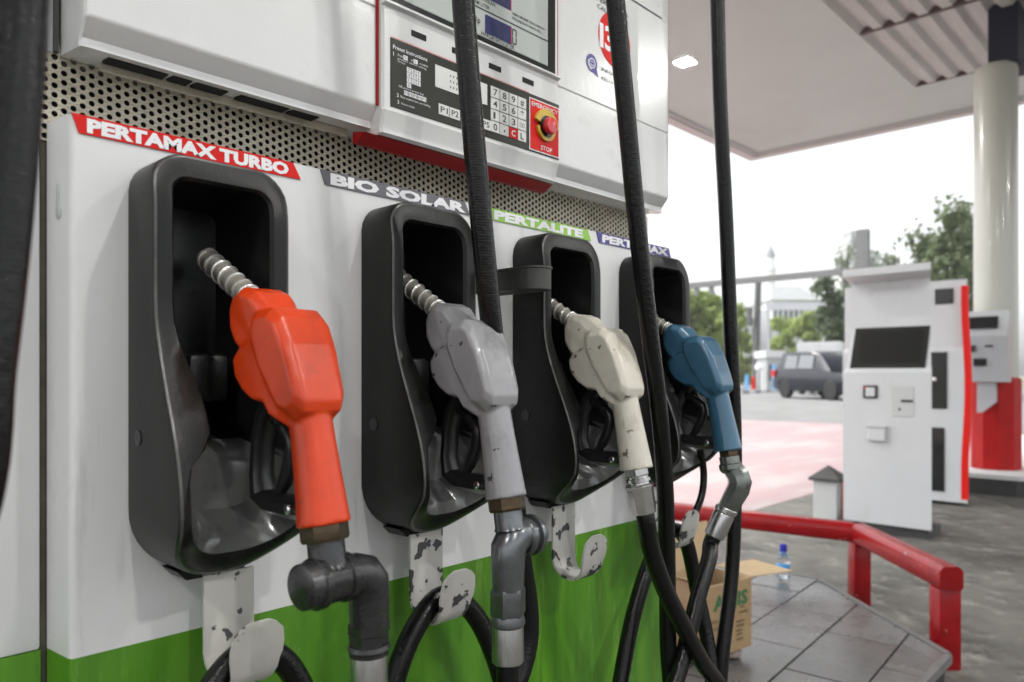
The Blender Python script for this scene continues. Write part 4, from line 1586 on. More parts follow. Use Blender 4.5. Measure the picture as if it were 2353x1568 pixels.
# water bottle
bp = onY(1806, 1330, 0)
px, py = 3.52, 0.745
bt = empty('water_bottle', (px, py, IZ), 'small clear water bottle with blue cap standing on the tiles', 'bottle')
b = B()
b.lathe((px, py, IZ + 0.001), (0, 0, 1), [(0, 0.026), (0.004, 0.030), (0.026, 0.030), (0.030, 0.0285), (0.07, 0.0285), (0.074, 0.030), (0.090, 0.029), (0.108, 0.020), (0.118, 0.0125), (0.126, 0.0125)], 20)
b.obj('bottle_body', M_bottle, bt)
b = B()
b.lathe((px, py, IZ + 0.032), (0, 0, 1), [(0, 0.0292), (0.001, 0.0296), (0.036, 0.0296), (0.037, 0.0292)], 20)
b.obj('bottle_label', M_label, bt)
b = B()
b.lathe((px, py, IZ + 0.126), (0, 0, 1), [(0, 0.0165), (0.002, 0.0175), (0.032, 0.0170), (0.034, 0.015)], 16)
b.obj('bottle_cap', M_cap, bt)

# red guard rail round the island end
gr = empty('guard_rail', (3.5, 0.3, 0), 'glossy red tubular guard rail round the end of the pump island', 'guard rail')


def sq_post(x, y, rot, name='post'):
    b = B()
    M = Matrix.Translation((x, y, 0)) @ Matrix.Rotation(rot, 4, 'Z')
    b.box(-0.040, 0.040, -0.040, 0.040, 0.0, 0.30, 0.005, 2, M)
    return b.obj(name, M_redguard, gr)


PA, PB, PC = Vector((3.60, 1.55, 0)), Vector((3.745, 0.47, 0)), Vector((3.165, -0.035, 0))
rot1 = math.atan2(PC.y - PB.y, PC.x - PB.x)
for P_, rt in ((PB, rot1), (PC, rot1), (PA, R(90))):
    sq_post(P_.x, P_.y, rt)


def rail(p, q, e0, e1):
    d = (q - p).normalized()
    nn = Vector((-d.y, d.x, 0))
    w, z0, z1, c = 0.043, 0.299, 0.388, 0.020
    sec = [(-w, z0 + c * .5), (-w + c * .5, z0), (w - c * .5, z0), (w, z0 + c * .5), (w, z1 - c), (w - c * .4, z1 - c * .35), (w - c, z1), (-w + c, z1), (-w + c * .4, z1 - c * .35), (-w, z1 - c)]
    b = B()
    b.rings([[p - d * e0 + nn * s + Vector((0, 0, z)) for s, z in sec], [q + d * e1 + nn * s + Vector((0, 0, z)) for s, z in sec]])
    b.obj('rail', M_redguard, gr, smooth=50)


rail(PB, PC, 0.03, 0.047)
rail(PA, PB, 0.05, 0.012)

# ------------------------------------------------------------------ forecourt things
# bollard with pyramid cap
bo = empty('bollard', (5.58, 1.30, 0), 'short grey bollard with dark pyramid cap beside the payment kiosk', 'bollard')
Mb = Matrix.Translation((5.59, 1.31, 0))
b = B()
b.box(-0.075, 0.075, -0.085, 0.085, 0, 0.325, 0.004, 1, Mb)
b.obj('post', M_greypanel, bo, smooth=0)
b = B()
b.box(0.02, 0.0755, -0.0868, -0.0855, 0.01, 0.32, 0, 1, Mb)
b.obj('red_edge', M_signred, bo, smooth=0)
b = B()
b.faces([Mb @ Vector(p) for p in ((-0.1, -0.11, 0.325), (0.1, -0.11, 0.325), (0.1, 0.11, 0.325), (-0.1, 0.11, 0.325),
                                   (-0.1, -0.11, 0.343), (0.1, -0.11, 0.343), (0.1, 0.11, 0.343), (-0.1, 0.11, 0.343), (0, 0, 0.435))],
        [[3, 2, 1, 0], [0, 1, 5, 4], [1, 2, 6, 5], [2, 3, 7, 6], [3, 0, 4, 7], [4, 5, 8], [5, 6, 8], [6, 7, 8], [7, 4, 8]])
b.obj('cap', M_plinth, bo, smooth=0)

# payment kiosk: faces the camera side (-x)
KX, KY0, KY1 = 5.48, 0.600, 1.165
kk = empty('payment_kiosk', (5.7, 0.88, 0), 'white self service kiosk with slanted dark touch screen', 'kiosk')
KT_ = HC + 0.745
side = [(KX, 0.07), (KX, 1.115), (KX + 0.05, 1.150), (KX + 0.165, 1.430), (KX + 0.165, KT_ - 0.09), (KX - 0.02, KT_ - 0.055), (KX - 0.02, KT_ - 0.02), (KX + 0.02, KT_), (KX + 0.46, KT_), (KX + 0.46, 0.07)]
b = B()
b.prism(side, KY0, KY1)
kb = None
for v in b.bm.verts:
    if v.co.y < KY0 + 0.01:                  # the flank tapers inwards to the rear
        v.co.y += max(0, v.co.x - KX) * 0.30
kb = b.obj('cabinet', M_kiosk, kk, smooth=0)
b = B()
b.box(KX + 0.03, KX + 0.30, KY0 + 0.02, KY1 + 0.02, 0.0, 0.068)
b.obj('plinth', M_plinth, kk, smooth=0)


def slant_panel(y0, y1, k0, k1, off, name, m, parent):
    a, c = Vector((KX + 0.05, 0, 1.150)), Vector((KX + 0.165, 0, 1.430))
    d = c - a
    n_ = Vector((-d.z, 0, d.x)).normalized() * off
    p, q = a + d * k0 + n_, a + d * k1 + n_
    b = B()
    vs = [(p.x, y0, p.z), (p.x, y1, p.z), (q.x, y1, q.z), (q.x, y0, q.z)]
    vs += [(x - n_.x * 0.9, y, z - n_.z * 0.9) for x, y, z in vs]
    b.faces(vs, [[0, 1, 2, 3], [4, 7, 6, 5], [0, 4, 5, 1], [1, 5, 6, 2], [2, 6, 7, 3], [3, 7, 4, 0]])
    return b.obj(name, m, parent, smooth=0)


slant_panel(KY0 + 0.05, KY1 - 0.03, -0.03, 1.0, 0.008, 'screen_bezel', M_frame, kk)
slant_panel(KY0 + 0.085, KY1 - 0.075, 0.10, 0.9, 0.0095, 'screen', M_screen, kk)


def kbox(y0, y1, z0, z1, d, name, m, bev=0.003):
    b = B()
    b.box(KX - d, KX + 0.002, y0, y1, z0, z1, bev, 1)
    return b.obj(name, m, kk, smooth=0)


kbox(0.935, 1.030, 0.935, 1.025, 0.010, 'card_reader', M_frame)
kbox(0.950, 1.012, 0.948, 1.010, 0.013, 'reader_pad', M_kiosk)
kbox(1.012, 1.024, 1.005, 1.017, 0.014, 'red_indicator', M_signred, 0.001)
kbox(0.705, 0.845, 0.815, 1.025, 0.004, 'keypad_panel', M_greypanel)
kbox(0.712, 0.785, 0.915, 0.930, 0.012, 'card_slot', M_blackplastic)
kbox(0.79, 0.80, 0.855, 0.875, 0.009, 'button', M_plinth)
kbox(0.878, 0.995, 0.640, 0.745, 0.030, 'receipt_chute', M_kiosk, 0.008)
kbox(0.872, 1.001, 0.735, 0.749, 0.036, 'chute_lid', M_greypanel)
b = B()
lb = B()
text_into(lb, 'SELF SERVICE', 0, 0, 0, 0.030, 0.26, 0.01)
for v in lb.bm.verts:
    v.co = Vector((KX + 0.1637, 1.03 - v.co.x, KT_ - 0.155 + v.co.z))
lb.obj('lettering', M_greypanel, kk, smooth=0)

# second fuel dispenser behind the kiosk
DXX = 7.10
dd = empty('far_dispenser', (7.3, 1.1, 0), 'white dispenser with dark panels and red corner stripe behind the kiosk', 'dispenser')
b = B()
b.prism([(DXX, 0.03), (DXX, 1.30), (DXX + 0.05, 1.34), (DXX + 0.05, HC + 0.80), (DXX + 0.55, HC + 0.80), (DXX + 0.55, 0.03)], 0.745, 1.75)
for v in b.bm.verts:
    if v.co.y < 0.75:
        v.co.y += max(0, v.co.x - DXX) * 0.26
b.obj('cabinet', M_kiosk, dd, smooth=0)
for (y0, y1, z0, z1, x) in ((0.86, 1.00, HC + 0.60, HC + 0.73, DXX + 0.05), (0.895, 1.20, HC - 0.29, HC + 0.19, DXX), (0.915, 1.20, 0.11, HC - 0.45, DXX)):
    b = B()
    b.box(x - 0.012, x + 0.002, y0, y1, z0, z1, 0.004, 1)
    b.obj('dark_panel', M_screen, dd, smooth=0)
b = B()
b.lathe((DXX - 0.012, 0.985, HC - 0.04), (-1, 0, 0), [(0, 0.018), (0.01, 0.018), (0.012, 0.012)], 12)
b.obj('lock', M_chrome, dd)
b = B()
n = 12
vs, fs = [], []
for k in range(n + 1):
    z = 0.06 + (HC + 0.74 - 0.06) * k / n
    q = k / n
    y = 0.742 - 0.026 * math.sin(PI * min(1, max(0, (q - 0.15) / 0.75))) ** 1.5
    w = 0.05
    vs += [(DXX - 0.004, y, z), (DXX - 0.004, y + w, z), (DXX + 0.03, y + w, z), (DXX + 0.03, y, z)]
for k in range(n):
    for i in range(4):
        fs.append([k * 4 + i, k * 4 + (i + 1) % 4, k * 4 + 4 + (i + 1) % 4, k * 4 + 4 + i])
fs += [[3, 2, 1, 0], [n * 4, n * 4 + 1, n * 4 + 2, n * 4 + 3]]
b.faces(vs, fs)
b.obj('red_stripe', M_signred, dd, smooth=0)

# second island and the canopy column on it
b = B()
b.prism([(7.95, 0.55), (8.15, 0.30), (13.5, 0.30), (13.5, 1.5), (7.95, 1.5)], 0.001, 0.15, axis='z')
i2 = struct(b.obj('far_island', M_plinth, smooth=0))
b = B()
b.prism([(7.93, 0.53), (8.13, 0.28), (13.52, 0.28), (13.52, 1.52), (7.93, 1.52)], 0.151, 0.19, axis='z')
b.obj('island_top', M_wall, i2, smooth=0)
ccx, ccy = 8.52, 0.815
colm = empty('canopy_column', (ccx, ccy, 0.19), 'round white canopy column with red foot and dark navy head', 'column')
b = B()
b.lathe((ccx, ccy, 0.192), (0, 0, 1), [(0.5, 0.185), (3.84, 0.185), (3.885, 0.175), (3.905, 0.15), (3.905, 0.02)], 36)
b.obj('cladding', M_column, colm)
b = B()
b.lathe((ccx, ccy, 0.192), (0, 0, 1), [(0, 0.215), (0.86, 0.215), (0.88, 0.195)], 10)
b.obj('red_foot', M_red, colm, smooth=20)
b = B()
b.box(ccx - 0.1, ccx + 0.4, ccy - 0.20, ccy + 0.045, 4.08, SZ + 0.29)
b.obj('navy_head', M_navy, colm, smooth=0)
# card terminal on the column
tm = empty('card_terminal', (ccx - 0.3, ccy, 1.1), 'white card terminal with small dark screen fixed to the column', 'payment terminal')
tx = ccx - 0.235
b = B()
b.prism([(tx - 0.13, HC - 0.07), (tx - 0.16, HC + 0.36), (tx - 0.10, HC + 0.60), (tx, HC + 0.60), (tx, HC - 0.07)], ccy - 0.17, ccy + 0.195)
tb_ = b.obj('housing', M_kiosk, tm, smooth=0)


def tbox(y0, y1, z0, z1, m, name, dx=0.17, d2=0.03):
    b = B()
    b.box(tx - dx, tx - dx + d2, y0, y1, z0, z1, 0.002, 1)
    b.obj(name, m, tm, smooth=0)


b = B()
b.faces([(tx - 0.153, ccy - 0.09, HC + 0.43), (tx - 0.153, ccy + 0.15, HC + 0.43), (tx - 0.126, ccy + 0.15, HC + 0.545), (tx - 0.126, ccy - 0.09, HC + 0.545)], [[0, 1, 2, 3]])
b.obj('screen', M_screen, tm, smooth=0)
tbox(ccy + 0.085, ccy + 0.135, HC + 0.215, HC + 0.275, M_plinth, 'reader')
tbox(ccy - 0.05, ccy + 0.01, HC + 0.26, HC + 0.275, M_plinth, 'slot')
tbox(ccy - 0.00, ccy + 0.105, HC + 0.08, HC + 0.15, M_screen, 'small_display', 0.158, 0.04)
b = B()
b.prism([(ccy - 0.06, HC - 0.075), (ccy + 0.09, HC - 0.075), (ccy + 0.09, HC - 0.36), (ccy + 0.05, HC - 0.36), (ccy - 0.06, HC - 0.26)], tx - 0.09, tx - 0.01, axis='x')
b.obj('bracket', M_kiosk, tm, smooth=0)
# red pylon and pale arm to the right of the column
py_ = empty('red_pylon', (9.6, 0.2, 0.19), 'dark red pylon standing behind the column at the right edge', 'pylon')
b = B()
b.box(9.55, 9.75, 0.28, 0.70, 0.192, HC + 3.2, 0.01, 1)
b.obj('shaft', M_redtrim, py_, smooth=0)
b = B()
b.box(9.50, 9.80, 0.24, 0.74, HC + 0.55, HC + 0.66, 0.01, 1)
b.obj('band', M_wall, py_, smooth=0)

# gantry beam across the exit
ga = empty('height_gantry', (16, 7, 0), 'grey height limit beam on posts across the station exit', 'gantry')
b = B()
b.box(15.93, 16.07, 4.55, 10.8, 3.17, 3.30)
b.obj('beam', M_gantry, ga, smooth=0)
for y in (4.55, 10.8):
    b = B()
    b.box(15.91, 16.09, y - 0.12, y + 0.10, 0.0, 4.05)
    b.obj('post', M_gantry, ga, smooth=0)
for y in (7.95, 8.35):
    b = B()
    b.box(15.96, 16.04, y - 0.05, y + 0.05, 2.98, 3.17)
    b.obj('hanger', M_gantry, ga, smooth=0)

# ------------------------------------------------------------------ street: car, van
def car_build(name, loc, rz, m, label, cat, L, Wd, prof_body, prof_glass, wheels, wr, lamps=True):
    """sections along the car: x = length (rear at 0), built then turned"""
    e = empty(name, loc, label, cat)
    M = Matrix.Translation(loc) @ Matrix.Rotation(rz, 4, 'Z')

    def add(b, nm, mm, par, sm=35):
        for v in b.bm.verts:
            v.co = M @ v.co
        return b.obj(nm, mm, par, sm)
    hw = Wd / 2
    b = B()
    rings = []
    for x, zb, zt, k in prof_body:
        w = hw * k
        rings.append([(x, -w * 0.92, zb), (x, -w, zb + 0.18), (x, -w, zt - 0.16), (x, -w * 0.93, zt), (x, w * 0.93, zt), (x, w, zt - 0.16), (x, w, zb + 0.18), (x, w * 0.92, zb)])
    b.rings(rings)
    body = add(b, 'body', m, e, 50)
    b = B()
    rings = []
    for x, zb, zt, kb_, kt in prof_glass:
        rings.append([(x, -hw * kb_, zb), (x, -hw * kt, zt - 0.05), (x, -hw * kt * 0.92, zt), (x, hw * kt * 0.92, zt), (x, hw * kt, zt - 0.05), (x, hw * kb_, zb)])
    b.rings(rings)
    add(b, 'cabin', m, e, 50)
    for x in wheels:
        for s in (-1, 1):
            b = B()
            b.lathe((x, s * (hw - 0.20), wr), (0, s, 0), [(0, wr * 0.9), (0.02, wr), (0.19, wr), (0.215, wr * 0.9), (0.215, wr * 0.66)], 24)
            w_ = add(b, 'tyre', M_tyre, e)
            b = B()
            b.lathe((x, s * (hw - 0.02), wr), (0, s, 0), [(0, wr * 0.65), (0.03, wr * 0.62), (0.035, wr * 0.15), (0.02, 0.01)], 16)
            add(b, 'rim', M_rim, w_)
    return e, add, hw


cpos = far(1822, 29.7, 0.2)
view = math.atan2(ray(1880, 861).y, ray(1880, 861).x)
e, add, hw = car_build('parked_car', cpos, view + R(180 + 35), M_car, 'black sport utility car on the road partly hidden by the kiosk', 'car', 4.5, 1.86,
    [(0.0, 0.42, 1.0, 0.93), (0.08, 0.33, 1.10, 0.98), (0.5, 0.28, 1.12, 1.0), (2.2, 0.28, 1.08, 1.0), (3.3, 0.28, 1.03, 1.0), (4.2, 0.3, 0.92, 0.96), (4.5, 0.4, 0.75, 0.85)],
    [(0.12, 1.08, 1.18, 0.93, 0.90), (0.42, 1.08, 1.70, 0.95, 0.80), (0.8, 1.08, 1.76, 0.95, 0.80), (2.2, 1.06, 1.75, 0.95, 0.79), (2.8, 1.05, 1.62, 0.95, 0.78), (3.45, 1.02, 1.06, 0.93, 0.88)],
    (0.85, 3.6), 0.36)
b = B()
b.faces([(0.165, -0.74, 1.16), (0.165, 0.74, 1.16), (0.385, 0.62, 1.63), (0.385, -0.62, 1.63)], [[0, 1, 2, 3]])
add(b, 'rear_window', M_carglass, e, 0)
for s in (-1, 1):
    b = B()
    for x0, x1 in ((0.75, 1.55), (1.62, 2.55)):
        b.faces([(x0, s * (hw * 0.955), 1.13), (x1, s * (hw * 0.955), 1.12), (x1 - 0.05, s * (hw * 0.835), 1.60), (x0 + 0.05, s * (hw * 0.835), 1.62)], [[0, 1, 2, 3]])
    add(b, 'side_window', M_carglass, e, 0)
    b = B()
    b.box(4.02, 4.42, s * hw * 0.80 - 0.12, s * hw * 0.80 + 0.17, 0.70, 0.86, 0.02)
    add(b, 'head_lamp', M_clearlamp, e, 0)
    b = B()
    b.box(-0.02, 0.25, s * hw * 0.94 - 0.09, s * hw * 0.94 + 0.085, 0.82, 1.08, 0.01)
    add(b, 'tail_lamp', M_tail, e, 0)
    b = B()
    b.box(-0.035, 0.1, s * hw * 0.80 - 0.15, s * hw * 0.80 + 0.15, 0.74, 0.86, 0.01)
    add(b, 'reflector', M_clearlamp, e, 0)
b = B()
b.box(-0.06, 0.12, -0.86, 0.86, 0.40, 0.60, 0.03)
add(b, 'bumper', M_plinth, e, 0)
b = B()
b.box(-0.03, 0.05, -0.26, 0.26, 0.78, 0.90, 0.004)
add(b, 'number_plate', M_greypanel, e, 0)
b = B()
b.box(0.30, 0.62, -0.66, 0.66, 1.705, 1.735, 0.01)
add(b, 'spoiler', M_car, e, 0)

vpos = far(1882, 33.0, 0.2)
e, add, hw = car_build('delivery_van', vpos, view - R(8), M_van, 'white box van standing behind the black car', 'van', 5, 1.9,
    [(0.0, 0.4, 1.2, 0.96), (0.1, 0.35, 1.2, 1.0), (3.6, 0.35, 1.15, 1.0), (4.6, 0.35, 1.05, 0.97), (4.9, 0.45, 0.9, 0.9)],
    [(0.02, 1.15, 2.35, 1.0, 0.98), (3.2, 1.15, 2.35, 1.0, 0.98), (3.4, 1.12, 2.1, 0.96, 0.88), (4.4, 1.02, 1.1, 0.93, 0.88)], (0.9, 3.8), 0.36)
b = B()
b.box(-0.01, 0.015, -0.8, -0.02, 0.75, 2.25)
b.box(-0.01, 0.015, 0.02, 0.8, 0.75, 2.25)
add(b, 'rear_door', M_van, e, 0)

# ------------------------------------------------------------------ street furniture
def place(u, depth, z=0.2):
    return far(u, depth, z)


p = place(1735, 40)
e = empty('utility_pole', p, 'tall dark utility pole leaning slightly beside the road', 'pole')
b = B()
b.tube([(p.x, p.y, 0.2), (p.x + 0.12, p.y - 0.13, 6.3)], [0.20, 0.16], 12)
b.obj('shaft', M_pole, e)
b = B()
b.box(p.x - 0.28, p.x - 0.05, p.y + 0.1, p.y + 0.35, 3.7, 4.7)
b.obj('junction_box', M_pole, e, smooth=0)
p = place(1714, 39.5)
b = B()
b.tube([(p.x, p.y, 0.2), (p.x, p.y, 0.75)], 0.12, 10)
tag(b.obj('kerb_post', M_kerb, None), 'short concrete kerb post left of the utility pole', 'post')
p = place(1744, 38)
e = empty('globe_lamp', p, 'white globe lamp on a thin post beside the utility pole', 'lamp')
b = B()
b.tube([(p.x, p.y, 0.2), (p.x, p.y, 1.32)], 0.04, 8)
b.obj('post', M_pole, e)
b = B()
bm2 = bmesh.new()
bmesh.ops.create_uvsphere(bm2, u_segments=16, v_segments=10, radius=0.2)
b.merge(bm2, Matrix.Translation((p.x, p.y, 1.45)))
b.obj('globe', M_letter, e)
p = place(1731, 37)
b = B()
b.lathe((p.x, p.y, 0.2), (0, 0, 1), [(0, 0.22), (0.05, 0.22), (0.05, 0.10), (0.75, 0.08), (0.8, 0.02)], 12)
tag(b.obj('red_marker', M_signred, None), 'red marker post at the kerb by the utility pole', 'marker post')


def house(name, u0, u1, vtop, depth, label, cat, m, mroof, roof=None, rows=2, cols=4, dep=6.0, z0=0.2):
    a, c = far(u0, depth, z0), far(u1, depth, z0)
    d = (c - a)
    wd = d.length
    d.normalize()
    bk = Vector((-d.y, d.x, 0))
    if bk.dot(FWD) < 0:
        bk = -bk
    H = HC + (861 - vtop) / 1720 * depth
    e = empty(name, a + d * wd / 2, label, cat)

    def P(s, t_, z):
        q = a + d * s + bk * t_
        return (q.x, q.y, z)
    b = B()
    b.faces([P(0, 0, z0), P(wd, 0, z0), P(wd, dep, z0), P(0, dep, z0), P(0, 0, H), P(wd, 0, H), P(wd, dep, H), P(0, dep, H)],
            [[0, 1, 5, 4], [1, 2, 6, 5], [2, 3, 7, 6], [3, 0, 4, 7], [4, 5, 6, 7]])
    b.obj('wall', m, e, smooth=0)
    b = B()
    if roof:
        o = wd * 0.04
        b.faces([P(-o, -o, H + 0.01), P(wd + o, -o, H + 0.01), P(wd + o, dep + o, H + 0.01), P(-o, dep + o, H + 0.01), P(wd * 0.2, dep / 2, H + roof), P(wd * 0.8, dep / 2, H + roof)],
                [[3, 2, 1, 0], [0, 1, 5, 4], [1, 2, 5], [2, 3, 4, 5], [3, 0, 4]])
    else:
        for (s0, s1, t0_, t1_) in ((-0.1, wd + 0.1, -0.1, dep + 0.1),):
            vs = [P(s0, t0_, H + 0.005), P(s1, t0_, H + 0.005), P(s1, t1_, H + 0.005), P(s0, t1_, H + 0.005)]
            vs += [(x, y, z + 0.35) for x, y, z in vs]
            b.faces(vs, [[3, 2, 1, 0], [4, 5, 6, 7], [0, 1, 5, 4], [1, 2, 6, 5], [2, 3, 7, 6], [3, 0, 4, 7]])
    b.obj('roof', mroof, e, smooth=0)
    for r_ in range(rows):
        for c_ in range(cols):
            s0 = wd * (c_ + 0.25) / cols
            s1 = wd * (c_ + 0.75) / cols
            zz0 = z0 + (H - z0) * (r_ + 0.35) / rows
            zz1 = z0 + (H - z0) * (r_ + 0.80) / rows
            b = B()
            vs = [P(s0, -0.04, zz0), P(s1, -0.04, zz0), P(s1, -0.04, zz1), P(s0, -0.04, zz1), P(s0, 0.05, zz0), P(s1, 0.05, zz0), P(s1, 0.05, zz1), P(s0, 0.05, zz1)]
            b.faces(vs, [[0, 1, 2, 3], [0, 4, 5, 1], [1, 5, 6, 2], [2, 6, 7, 3], [3, 7, 4, 0]])
            b.obj('window', M_window, e, smooth=0)
    return e


house('roadside_booth', 1762, 1800, 822, 38, 'small grey booth with overhanging white roof beside the road', 'booth', M_wallgrey, M_wall, None, 1, 2, 1.6)
house('columned_building', 1775, 1885, 690, 95, 'pale building with hipped grey roof and row of tall windows', 'building', M_wall, M_roof, 2.2, 2, 9, 8)
house('low_building', 1690, 1775, 740, 80, 'low white building left of the columned building', 'building', M_wall, M_wall, None, 2, 5, 8)
house('tower_block', 1956, 1985, 535, 150, 'tall pale grey stair tower above the kiosk', 'building', M_wallgrey, M_wallgrey, None, 6, 1, 4)
house('stepped_block', 1987, 2020, 580, 149, 'lower grey block joined right of the stair tower', 'building', M_wallgrey, M_wallgrey, None, 5, 1, 4)
house('white_block', 1950, 2110, 622, 145, 'wide white building under the grey towers', 'building', M_wall, M_wall, None, 4, 8, 8)
# slim domed tower
p = far(1770, 190, 0.2)
e = empty('domed_tower', p, 'slim pale tower with grey dome and spire far behind', 'tower')
b = B()
b.lathe((p.x, p.y, 0.2), (0, 0, 1), [(0, 1.5), (27, 1.2), (27.2, 1.7), (28.2, 1.7), (28.3, 1.1), (30.5, 1.1)], 16)
b.obj('shaft', M_letter, e)  # fading in haze put into the whitish colour
b = B()
b.lathe((p.x, p.y, 30.7), (0, 0, 1), [(0, 1.2), (1.0, 1.25), (2.0, 0.8), (2.8, 0.25), (5.5, 0.06)], 16)
b.obj('dome', M_roof, e)
# white portal frame
p0_, p1_ = far(1758, 48), far(1900, 48)
e = empty('white_portal', (p0_ + p1_) / 2, 'white portal frame standing on the far side of the road', 'portal')
b = B()
d = (p1_ - p0_)
H_ = HC + (861 - 697) / 1720 * 48
for (a, c, z0, z1) in ((p0_, p1_, H_ - 0.45, H_),):
    nn = Vector((-d.y, d.x, 0)).normalized() * 0.15
    vs = [a - nn, c - nn, c + nn, a + nn]
    b.faces([(v.x, v.y, z0) for v in vs] + [(v.x, v.y, z1) for v in vs], [[3, 2, 1, 0], [4, 5, 6, 7], [0, 1, 5, 4], [1, 2, 6, 5], [2, 3, 7, 6], [3, 0, 4, 7]])
b.obj('beam', M_gate, e, smooth=0)
for q in (p0_, p1_):
    b = B()
    b.box(q.x - 0.22, q.x + 0.22, q.y - 0.22, q.y + 0.22, 0.2, H_ - 0.455)
    b.obj('post', M_gate, e, smooth=0)
# blue boards
for u in (1716, 1778):
    p = far(u, 37)
    e = empty('blue_board', p, 'upright light blue board beside the roadside booth' if u > 1750 else 'upright light blue board left of the utility pole', 'sign board')
    b = B()
    b.box(p.x - 0.02, p.x + 0.02, p.y - 0.09, p.y + 0.09, 0.32, 1.6 if u > 1750 else 1.1)
    b.obj('board', M_blue, e, smooth=0)
    b = B()
    b.box(p.x - 0.25, p.x + 0.25, p.y - 0.3, p.y + 0.3, 0.2, 0.315)
    b.obj('foot', M_kerb, e, smooth=0)
# painted kerb
ke = None
a, c = far(1640, 33, 0.2), far(1830, 40, 0.2)
d = (c - a)
nseg = 14
kerb = None
root = bpy.data.objects.new('roadside_kerb', None)
COL.objects.link(root)
root.location = a
root['kind'] = 'structure'
for k in range(nseg):
    p, q = a + d * (k / nseg), a + d * ((k + 0.97) / nseg)
    nn = Vector((-d.y, d.x, 0)).normalized() * 0.12
    vs = [p - nn, q - nn, q + nn, p + nn]
    b = B()
    b.faces([(v.x, v.y, 0.2) for v in vs] + [(v.x, v.y, 0.36) for v in vs], [[4, 5, 6, 7], [0, 1, 5, 4], [1, 2, 6, 5], [2, 3, 7, 6], [3, 0, 4, 7]])
    b.obj('kerb_stone', M_gate if k % 2 else M_kerb, root, smooth=0)


# ------------------------------------------------------------------ trees
def leafmat(name, c1, c2):
    m = mat(name, c1, 0.6, noise=0.5, nscale=1.2, color2=c2)
    t = m.node_tree
    b = t.nodes['Principled BSDF']
    tr = t.nodes.new('ShaderNodeBsdfTranslucent')
    t.links.new(b.inputs['Base Color'].links[0].from_socket, tr.inputs['Color'])
    mx = t.nodes.new('ShaderNodeMixShader')
    mx.inputs[0].default_value = 0.45
    out = t.nodes['Material Output']
    t.links.new(b.outputs[0], mx.inputs[1])
    t.links.new(tr.outputs[0], mx.inputs[2])
    t.links.new(mx.outputs[0], out.inputs['Surface'])
    return m


M_leafA = leafmat('light_leaves', (0.34, 0.42, 0.10), (0.22, 0.30, 0.07))
M_leafB = leafmat('olive_leaves', (0.15, 0.19, 0.085), (0.08, 0.11, 0.05))
M_leafC = leafmat('deep_leaves', (0.12, 0.16, 0.08), (0.07, 0.10, 0.05))


def tree(u, depth, vtop, label, m, crown=0.6, width=0.5, clumps=16, leaves=2600, seed=0, lean=0.0, leaf=0.28, group='trees beyond the road', name='tree'):
    rr = random.Random(seed)
    p = far(u, depth, 0.2)
    H = HC + (861 - vtop) / 1720 * depth - 0.2
    e = empty(name, p, label, 'tree', group)
    top = p + RGT * lean + Vector((0, 0, H * (1 - crown * 0.35)))
    b = B()
    b.tube(spline([p, p + (top - p) * 0.4 + Vector((rr.uniform(-.1, .1), rr.uniform(-.1, .1), 0)), top], 5), [0.035 * H * (1 - 0.065 * k) for k in range(11)], 8)
    cents = []
    for k in range(clumps):
        z = H * (1 - crown) + H * crown * rr.random() ** 0.8
        q = (z - H * (1 - crown)) / (H * crown)
        rad = H * width * math.sqrt(max(0.05, 1 - (2 * q - 0.9) ** 2)) * rr.uniform(0.35, 1.0)
        a = rr.uniform(0, 2 * PI)
        c = p + (top - p) * (z / H) * Vector((1, 1, 0)).length / 1.4142
        c = Vector((p.x + (top.x - p.x) * z / H + rad * math.cos(a), p.y + (top.y - p.y) * z / H + rad * math.sin(a), 0.2 + z))
        cents.append((c, H * rr.uniform(0.05, 0.12)))
    for c, r_ in cents[:8]:
        s = p + (top - p) * rr.uniform(0.4, 0.8)
        b.tube([s, (s + c) / 2 + Vector((0, 0, -0.1)), c], [0.012 * H, 0.008 * H, 0.004 * H], 5)
    b.obj('trunk', M_bark, e)
    vs, fs = [], []
    for k in range(leaves):
        c, r_ = rr.choice(cents)
        v = Vector((rr.gauss(0, 1), rr.gauss(0, 1), rr.gauss(0, 0.8)))
        v.normalize()
        o = c + v * r_ * rr.uniform(0.5, 1.15)
        n_ = (v + Vector((rr.uniform(-.7, .7), rr.uniform(-.7, .7), rr.uniform(-.2, .9)))).normalized()
        t_ = n_.cross(Vector((rr.uniform(-1, 1), rr.uniform(-1, 1), rr.uniform(-1, 1)))).normalized()
        s_ = n_.cross(t_)
        l = leaf * rr.uniform(0.6, 1.3)
        i = len(vs)
        vs += [o - t_ * l, o + s_ * l * 0.45, o + t_ * l, o - s_ * l * 0.45]
        fs.append([i, i + 1, i + 2, i + 3])
    me = bpy.data.meshes.new('crown')
    me.from_pydata([tuple(v) for v in vs], [], fs)
    me.materials.append(m)
    o = bpy.data.objects.new('crown', me)
    COL.objects.link(o)
    adopt(o, e)
    return e


